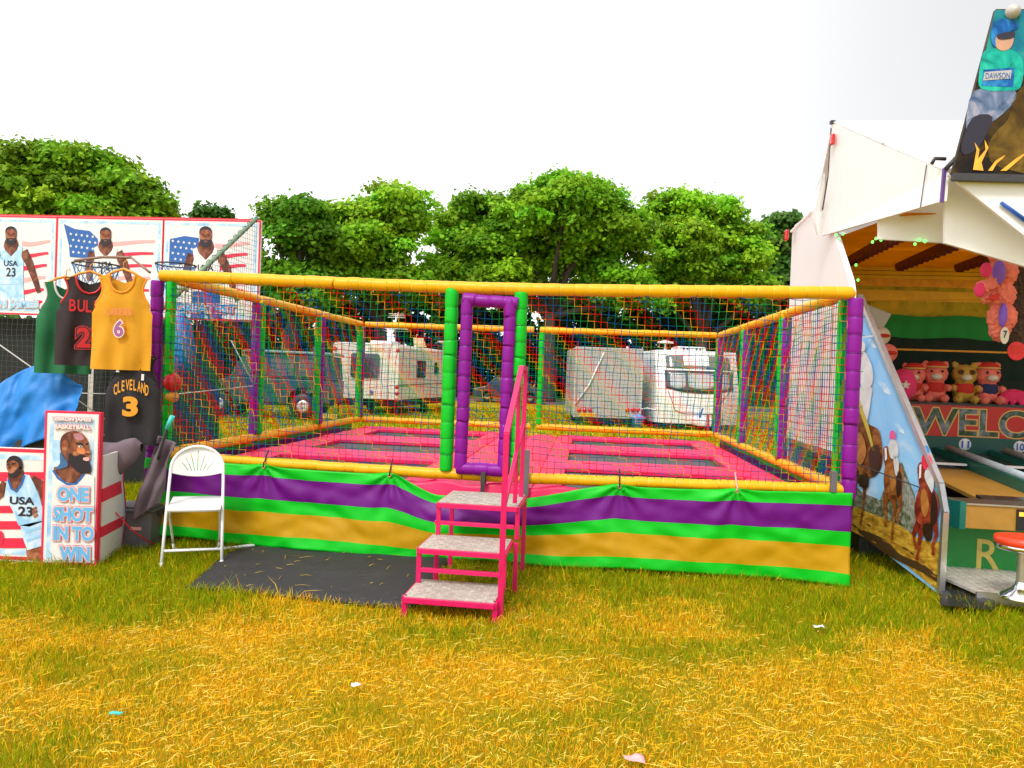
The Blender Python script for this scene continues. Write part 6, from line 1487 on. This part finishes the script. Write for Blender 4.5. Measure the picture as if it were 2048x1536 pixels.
# plush toys on the shelf
FT = bpy.data.textures.new('fur_clumps', 'CLOUDS'); FT.noise_scale = .022; FT.noise_depth = 3
def fluff(o, k):
    d = o.modifiers.new('fluff', 'DISPLACE'); d.texture = FT; d.strength = k; d.mid_level = .5
def plush(c, face, body, trim, shirt, label, s=1.0, lying=False, hat=None, seed=0, yaw=0.0, patch=None):
    t = thing('plush_toy', c, label, 'toy', 'plush prizes on the shelf')
    X = Vector((math.cos(yaw), math.sin(yaw), 0)); Y = Vector((-math.sin(yaw), math.cos(yaw), 0)); ax = (X, Y, Zv)
    def q(x, y, z): return c + (X * x + Y * y + Zv * z) * s
    mb = MB()
    if not lying:
        mb.ell(q(0, 0, .10), (.085 * s, .075 * s, .10 * s), ax=ax); mb.ell(q(0, -.01, .235), (.095 * s, .085 * s, .085 * s), ax=ax)
        for sx_ in (-1, 1):
            mb.ell(q(sx_ * .07, -.01, .315), (.028 * s, .018 * s, .03 * s), ax=ax); mb.ell(q(sx_ * .09, -.05, .12), (.028 * s, .05 * s, .03 * s), ax=ax); mb.ell(q(sx_ * .06, -.09, .03), (.035 * s, .06 * s, .034 * s), ax=ax)
    else:
        mb.ell(q(0, 0, .09), (.14 * s, .075 * s, .075 * s), ax=ax); mb.ell(q(.15, -.02, .10), (.075 * s, .07 * s, .07 * s), ax=ax); mb.ell(q(.14, -.02, .17), (.03 * s, .02 * s, .035 * s), ax=ax)
        for x in (-.09, -.02, .06, .12): mb.ell(q(x, -.05, .03), (.025 * s, .025 * s, .04 * s), ax=ax)
        mb.tube([q(-.13, 0, .12), q(-.17, 0, .16), q(-.15, .0, .19)], .012 * s, 6)
    o = obj('body', mb, body, t); rm = o.modifiers.new('blend', 'REMESH'); rm.mode = 'VOXEL'; rm.voxel_size = .009 * s; rm.use_smooth_shade = True; fluff(o, .022 * s)
    hc = q(0, -.01, .235) if not lying else q(.15, -.02, .10)
    fy = -.085 * s
    mb = MB(); mz = hc + (Y * fy * .95 - Zv * .025 * s if not lying else X * .07 * s - Zv * .01); mb.ell(mz, (.042 * s, .03 * s, .028 * s), 12, 8, ax=ax); obj('muzzle', mb, trim, t)
    for sx_ in (-1, 1):
        e = hc + (X * sx_ * .04 * s + Y * (-.079 * s) + Zv * .02 * s if not lying else X * .05 * s + Y * (-.05 * s) + Zv * (.02 * s + sx_ * .0) + X * sx_ * .012)
        mb = MB(); mb.ell(e, (.011 * s,) * 3, 8, 6); obj('eye', mb, m_black, t)
        if patch and not lying: mb = MB(); mb.ell(e + Y * .006 * s, (.026 * s, .012 * s, .022 * s), 10, 8, ax=ax); obj('eye_patch', mb, patch, t)
    if not lying and shirt: mb = MB(); mb.ell(q(0, -.002, .115), (.09 * s, .081 * s, .07 * s), ax=ax); obj('shirt', mb, shirt, t)
    if hat:
        mb = MB(); mb.lathe(q(0, 0, .295), [(.088 * s, 0), (.086 * s, .012 * s), (.07 * s, .03 * s), (.04 * s, .045 * s), (.001, .05 * s)], 18); obj('hat', mb, hat, t)
        mb = MB(); mb.tube([q(.089 * math.cos(a), .089 * math.sin(a) - .004, .292) for a in [2 * math.pi * i / 20 for i in range(20)]], .007 * s, 6, closed=True); obj('hat_band', mb, MATS['gold_edge_print'], t)
    return t
m_pl1 = mat('pink_plush', (.85, .20, .15), .95, .12, 20, .5, 150); m_pl2 = mat('tan_plush', (.52, .33, .05), .95, .12, 20, .5, 150); m_pl3 = mat('hot_pink_plush', (.80, .04, .16), .95, .12, 20, .5, 150); m_plw = mat('cream_plush', (.70, .62, .50), .95, .08, 20, .5, 150); m_shr = mat('red_felt', (.55, .03, .02), .9, .1); m_shb = mat('navy_felt', (.02, .03, .10), .9, .1)
def shelf(px, b=1.70): 
    bd_ = Board(sp_(0, b, 0), Se, Zv); u, _ = bd_.uv(px, 800); return sp_(u, b, 1.392)
plush(shelf(1826), 0, m_pl1, m_plw, m_shr, 'pink plush bear with red cap, nearest the sloping panel', 1.2, hat=m_shr, yaw=-.5)
plush(shelf(1868), 0, m_pl1, m_plw, m_shr, 'pink plush pig in red top with gold crown', 1.28, hat=m_shr, yaw=-.35)
plush(shelf(1926), 0, m_pl2, m_plw, m_shr, 'tan plush with brown eye patches and red jumper', 1.28, yaw=-.3, patch=mat('brown_felt', (.14, .05, .01), .9))
plush(shelf(1972), 0, m_pl1, m_plw, m_shb, 'pink plush pig with red cap and navy shorts', 1.3, hat=m_shr, yaw=-.1)
plush(shelf(2026), 0, m_pl3, m_pl1, None, 'small pink plush pig standing sideways on the shelf', 1.0, lying=True, yaw=-.2)
mb = MB(); c_ = at(1806, 770, 7.75); mb.ell(c_, (.13, .12, .17), 18, 14); t = thing('plush_toy', c_ - Zv * .17, 'round hot pink plush with white star behind the sloping panel', 'toy', 'plush prizes on the shelf'); obj('body', mb, m_pl3, t)
mb = MB(); P_ = [c_ + Vector((dx * .05 - .035, -.118, dz * .05)) for dx, dz in [(math.sin(math.pi * i / 5) * (1 if i % 2 == 0 else .45), math.cos(math.pi * i / 5) * (1 if i % 2 == 0 else .45)) for i in range(10)]]; mb.prism(P_, (0, -.01, 0)); obj('star', mb, m_plw, t)
for k_ in range(2):
    mb = MB(); c_ = at(1762 + 14 * k_, 672 + 34 * k_, 7.4); mb.ell(c_, (.09, .07, .09), 14, 10); t = thing('plush_toy', c_ - Zv * .09, ['pale plush head with red mouth peeping over the sloping panel', 'small pink plush peeping over the sloping panel lower down'][k_], 'toy', 'plush prizes on the shelf'); obj('body', mb, m_plw if k_ == 0 else m_pl1, t)
    mb = MB(); mb.ell(c_ + Vector((.0, -.068, -.0)), (.06, .02, .02), 10, 8); obj('mouth', mb, m_shr, t)
mb = MB(); P_ = [at(1735, 608, 7.6), at(1784, 628, 7.6), at(1764, 662, 7.6), at(1733, 650, 7.6)]; mb.prism(P_, (0, .25, 0)); obj('wall_box', mb, m_lgrey, hs, bevel=.01, fixn=True)
# hanging plush: long pink toy with violet stripe, grey tail toys and price discs
def hang(pxs, Y_, name, label, col, rad):
    pts = [at(x, y, Y_) for x, y in pxs]; t = thing(name, pts[-1], label, 'toy', 'plush prizes hanging from the canopy'); return t, pts
t, pts = hang([(1998, 500), (2004, 545), (2002, 590), (2004, 635), (2000, 655)], 6.2, 'plush_toy', 'long pink plush hanging head down with violet stripe', None, None)
mb = MB()
for p, r_ in zip(pts, (.10, .13, .12, .125, .09)): mb.ell(p, (r_ * .9, r_ * .8, .12))
for p, r_ in ((at(1966, 575, 6.05), .055), (at(1978, 570, 6.1), .05), (at(1988, 563, 6.12), .05), (at(1985, 598, 6.08), .045), (at(1972, 600, 6.05), .03)): mb.ell(p, (r_, r_, r_))
o = obj('body', mb, mat('coral_plush', (.85, .20, .13), .95, .15, 15, .5, 120), t); rm = o.modifiers.new('blend', 'REMESH'); rm.mode = 'VOXEL'; rm.voxel_size = .008; rm.use_smooth_shade = True; fluff(o, .045)
for (px, py, rx, rz) in ((1998, 545, .05, .10), (2006, 630, .028, .10)):
    mb = MB(); mb.ell(at(px, py, 6.09), (rx, .035, rz)); obj('stripe', mb, mat('violet_plush', (.22, .10, .55), .95, .1, 15, .5, 120), t)
for (px, py) in ((1972, 540), (1960, 580)):
    mb = MB(); mb.ell(at(px, py, 6.02), (.045, .03, .06)); obj('paw', mb, m_pl3, t)
mb = MB(); mb.prism([at(1972, 598, 6.0), at(1998, 585, 6.0), at(2000, 600, 6.0)], (0, .02, 0)); obj('ribbon', mb, m_shr, t, fixn=True)
mb = MB(); mb.tube([pts[0], pts[0] + Zv * .3], .004, 4); obj('string', mb, m_white, t)
t, pts = hang([(1994, 645), (1992, 668)], 6.25, 'plush_toy', 'grey fluffy toy tail hanging below the pink plush', None, None)
mb = MB(); mb.ell(pts[0], (.05, .05, .09)); mb.ell(pts[1], (.045, .045, .05)); mb.tube([pts[0], pts[0] + Zv * .25], .006, 5); obj('body', mb, mat('grey_fluff', (.30, .26, .24), 1, .3, 30, .9, 90), t)
t, pts = hang([(2046, 560), (2046, 620), (2044, 665)], 6.4, 'plush_toy', 'dark brown plush hanging at the right edge behind the pink one', None, None)
mb = MB(); [mb.ell(p, (.11, .10, .16)) for p in pts]; o = obj('body', mb, mat('brown_fluff', (.09, .05, .03), 1, .3, 30, .9, 90), t); rm = o.modifiers.new('blend', 'REMESH'); rm.mode = 'VOXEL'; rm.voxel_size = .008; rm.use_smooth_shade = True; fluff(o, .045)
mb = MB(); mb.tube([pts[0], pts[0] + Zv * .4], .005, 4); obj('string', mb, m_white, t)
for k_, (px, py, rx, rz, m_, lab, tx) in enumerate(((2010, 671, .034, .068, m_plw, 'cream oval price tag numbered seven', '7'), (2034, 702, .075, .075, m_red, 'round red price disc at the right edge', '1'))):
    bd_ = Board(at(px, py, 6.08), (1, 0, 0), (0, 0, 1)); t = thing('price_tag', bd_.o - Zv * rz, lab, 'tag')
    mb = MB(); mb.prism([bd_.P(x, y) for x, y in ellpts(0, 0, rx, rz, 28)], (0, .008, 0)); o = obj('disc', mb, m_, t, fixn=True)
    bd_.text('lettering', tx, -rx * .4, rz * .55, rx * .4, -rz * .25, m_printblack if k_ == 0 else m_shr, 2, o, pix=False, offset=.03)

# ------------------------------------------------------------------ grass, straw, litter
m_grass = attr_mat('grass_blades', .85, .42, spec=.03)
m_straw = attr_mat('straw_stalks', .8, .3, spec=.06)
mp_ = np.array(mat_poly)
def in_poly(x, y, poly):
    c = np.zeros(len(x), bool); n = len(poly); j3_ = n - 1
    for i in range(n):
        xi, yi = poly[i]; xj, yj = poly[j3_]
        cond = ((yi > y) != (yj > y)) & (x < (xj - xi) * (y - yi) / (yj - yi + 1e-12) + xi); c ^= cond; j3_ = i
    return c
def drymask(x, y):
    big = N1(x * .55 + 11, y * .8 + 3); mid = N2(x * 1.7 + 5, y * 2.2 + 7)
    base = 1.08 - (np.abs(x + .35) / 2.6) ** 2 * .42 - np.clip((y - 3.7) / 1.5, 0, 1.6) * .70
    fine = N3(x * 5.3 + 2, y * 6.1 + 9)
    return np.clip(base + (big - .5) * 1.3 + (mid - .5) * 1.2 + (fine - .5) * .7, 0, 1)
def scatter(rs, y0, y1, dens, xf=.74):
    A_ = (y1 - y0) * (y0 + y1) * xf; n = int(A_ * dens)
    y = np.sqrt(y0 ** 2 + (y1 ** 2 - y0 ** 2) * rs.rand(n)); x = (rs.rand(n) * 2 - 1) * xf * y
    return x, y
def clear(x, y, inset=.97):
    cx_, cy__ = mp_.mean(0); keep = ~in_poly(x, y, (mp_ - [cx_, cy__]) * inset + [cx_, cy__])
    u = (x - X0) * Tu.x + (y - Y0) * Tu.y; v = (x - X0) * Tv.x + (y - Y0) * Tv.y
    under = (u > .1) & (u < TW - .1) & (v > .15) & (v < TD - .1)
    return keep & ~(under & (np.random.RandomState(3).rand(len(x)) < .85))
def blades(rs, x, y, h, w, col, curl=.5):
    n = len(x); th = rs.rand(n) * 6.283; ld = rs.rand(n) * 6.283; ln = h * curl * (.3 + rs.rand(n))
    c, s = np.cos(th) * w / 2, np.sin(th) * w / 2
    ox, oy = np.cos(ld) * ln, np.sin(ld) * ln; z0_ = np.full(n, -.004)
    v = np.stack([np.stack([x - c, y - s, z0_], 1), np.stack([x + c, y + s, z0_], 1),
                  np.stack([x - c * .75 + ox * .35, y - s * .75 + oy * .35, h * .6], 1), np.stack([x + c * .75 + ox * .35, y + s * .75 + oy * .35, h * .6], 1),
                  np.stack([x + ox, y + oy, h], 1)], 1).reshape(-1, 3)
    k_ = np.arange(n)[:, None] * 5
    t_ = np.concatenate([k_ + np.array([[0, 1, 3]]), k_ + np.array([[0, 3, 2]]), k_ + np.array([[2, 3, 4]])], 0)
    sh = np.array([.55, .55, 1, 1, 1.1])
    return v, t_, np.repeat(col, 5, 0)
rs = np.random.RandomState(9); V, T, C = [], [], []; off = 0
for y0, y1, dens, hh, ww in ((2.55, 4.2, 9000, .042, .0029), (4.2, 6.4, 5200, .055, .0042), (6.4, 9.5, 2300, .07, .007), (9.5, 16, 800, .085, .014), (16, 34, 120, .09, .03)):
    x, y = scatter(rs, y0, y1, dens); kk = clear(x, y); x, y = x[kk], y[kk]; n = len(x)
    d = drymask(x, y); tuft = N3(x * 3.1, y * 3.1)
    h = hh * (.45 + .8 * rs.rand(n)) * (.6 + .9 * tuft) * (1 - .5 * d)
    tallm = rs.rand(n) < .03; h[tallm] *= 1.9
    isdry = rs.rand(n) < (.10 + .88 * np.clip(d * 1.15, 0, 1))
    green = np.array([.27, .38, .005]) * (.45 + 1.0 * rs.rand(n, 1)) * np.stack([.8 + .7 * rs.rand(n), np.ones(n), .6 + .9 * rs.rand(n)], 1)
    dry = np.where(rs.rand(n, 1) < .45, np.array([.92, .42, .008]), np.array([.98, .68, .03])) * (.55 + .75 * rs.rand(n, 1))
    v, t_, c = blades(rs, x, y, h, ww * (.6 + .8 * rs.rand(n)), np.where(isdry[:, None], dry, green), .7)
    V.append(v); T.append(t_ + off); C.append(c); off += len(v)
o = fast('grass', np.concatenate(V), np.concatenate(T), np.concatenate(C), m_grass); tag(o, 'short green and yellowing grass covering the field', 'grass', kind='stuff')
# cut dry stalks lying on top
def stalks(rs, x, y, L, w, z, col):
    n = len(x); th = rs.rand(n) * 6.283; bend = (rs.rand(n) - .5) * .5; a = th; b = th + bend
    p0 = np.stack([x, y, z], 1); dz = (rs.rand(n) - .35) * .25
    p1 = p0 + np.stack([np.cos(a) * L * .5, np.sin(a) * L * .5, dz * L * .5 + .004], 1); p2 = p1 + np.stack([np.cos(b) * L * .5, np.sin(b) * L * .5, -dz * L * .3], 1)
    up = np.stack([-np.sin(a), np.cos(a), .5 * np.ones(n)], 1) * (w / 2)[:, None]
    v = np.stack([p0 - up, p0 + up, p1 - up, p1 + up, p2], 1).reshape(-1, 3)
    v[:, 2] = np.maximum(v[:, 2], .004)
    k_ = np.arange(n)[:, None] * 5
    t_ = np.concatenate([k_ + np.array([[0, 1, 3]]), k_ + np.array([[0, 3, 2]]), k_ + np.array([[2, 3, 4]])], 0)
    return v, t_, np.repeat(col, 5, 0)
rs = np.random.RandomState(19); V, T, C = [], [], []; off = 0
for y0, y1, dens, thr in ((2.55, 4.4, 2700, 1), (4.4, 6.3, 1000, 1), (6.3, 8.5, 120, 1)):
    x, y = scatter(rs, y0, y1, dens); d = drymask(x, y); kk = clear(x, y, .9) & (rs.rand(len(x)) < .10 + .9 * d); x, y = x[kk], y[kk]; n = len(x)
    L = .018 + .08 * rs.rand(n) ** 3.2; z = .012 + .03 * rs.rand(n)
    col = np.where(rs.rand(n, 1) < .35, np.array([1.0, .78, .16]), np.array([.96, .55, .025])) * (.7 + .55 * rs.rand(n, 1))
    v, t_, c = stalks(rs, x, y, L, .0013 + .0015 * rs.rand(n), z, col); V.append(v); T.append(t_ + off); C.append(c); off += len(v)
# some straw blown onto the mat
x = rs.uniform(-2.2, -.4, 70); y = rs.uniform(4.8, 6.1, 70); kk = in_poly(x, y, mp_); x, y = x[kk], y[kk]; n = len(x)
v, t_, c = stalks(rs, x, y, .02 + .13 * rs.rand(n) ** 2.5, np.full(n, .004), np.full(n, .043), np.tile([.62, .40, .06], (n, 1)) * (.6 + .5 * rs.rand(n, 1))); V.append(v); T.append(t_ + off); C.append(c); off += len(v)
o = fast('straw', np.concatenate(V), np.concatenate(T), np.concatenate(C), m_straw); tag(o, 'loose dry straw strewn over the foreground grass', 'straw', kind='stuff')
for px, py, r_, m_, lab in ((1637, 1256, .03, m_printwhite, 'white paper scrap on the green grass at right'), (712, 1374, .022, m_printwhite, 'tiny white paper scrap on the straw at centre'), (1268, 1521, .04, m_printpink, 'pink paper scrap at the bottom edge'), (232, 1432, .03, MATS['turquoise_grip'], 'thin green plastic strip on the straw at left')):
    c_ = gnd(px, py, .035); mb = MB(); fl = vnoise(int(px))
    sq = .3 if 'strip' in lab else 1
    mb.grid(lambda a, b: c_ + Vector(((a - .5) * 2 * r_, (b - .5) * 1.4 * r_ * sq, .02 * float(fl(a * 3, b * 3)))), 5, 5); o = obj('litter', mb, m_, solid=.001); tag(o, lab, 'litter', 'litter on the grass')
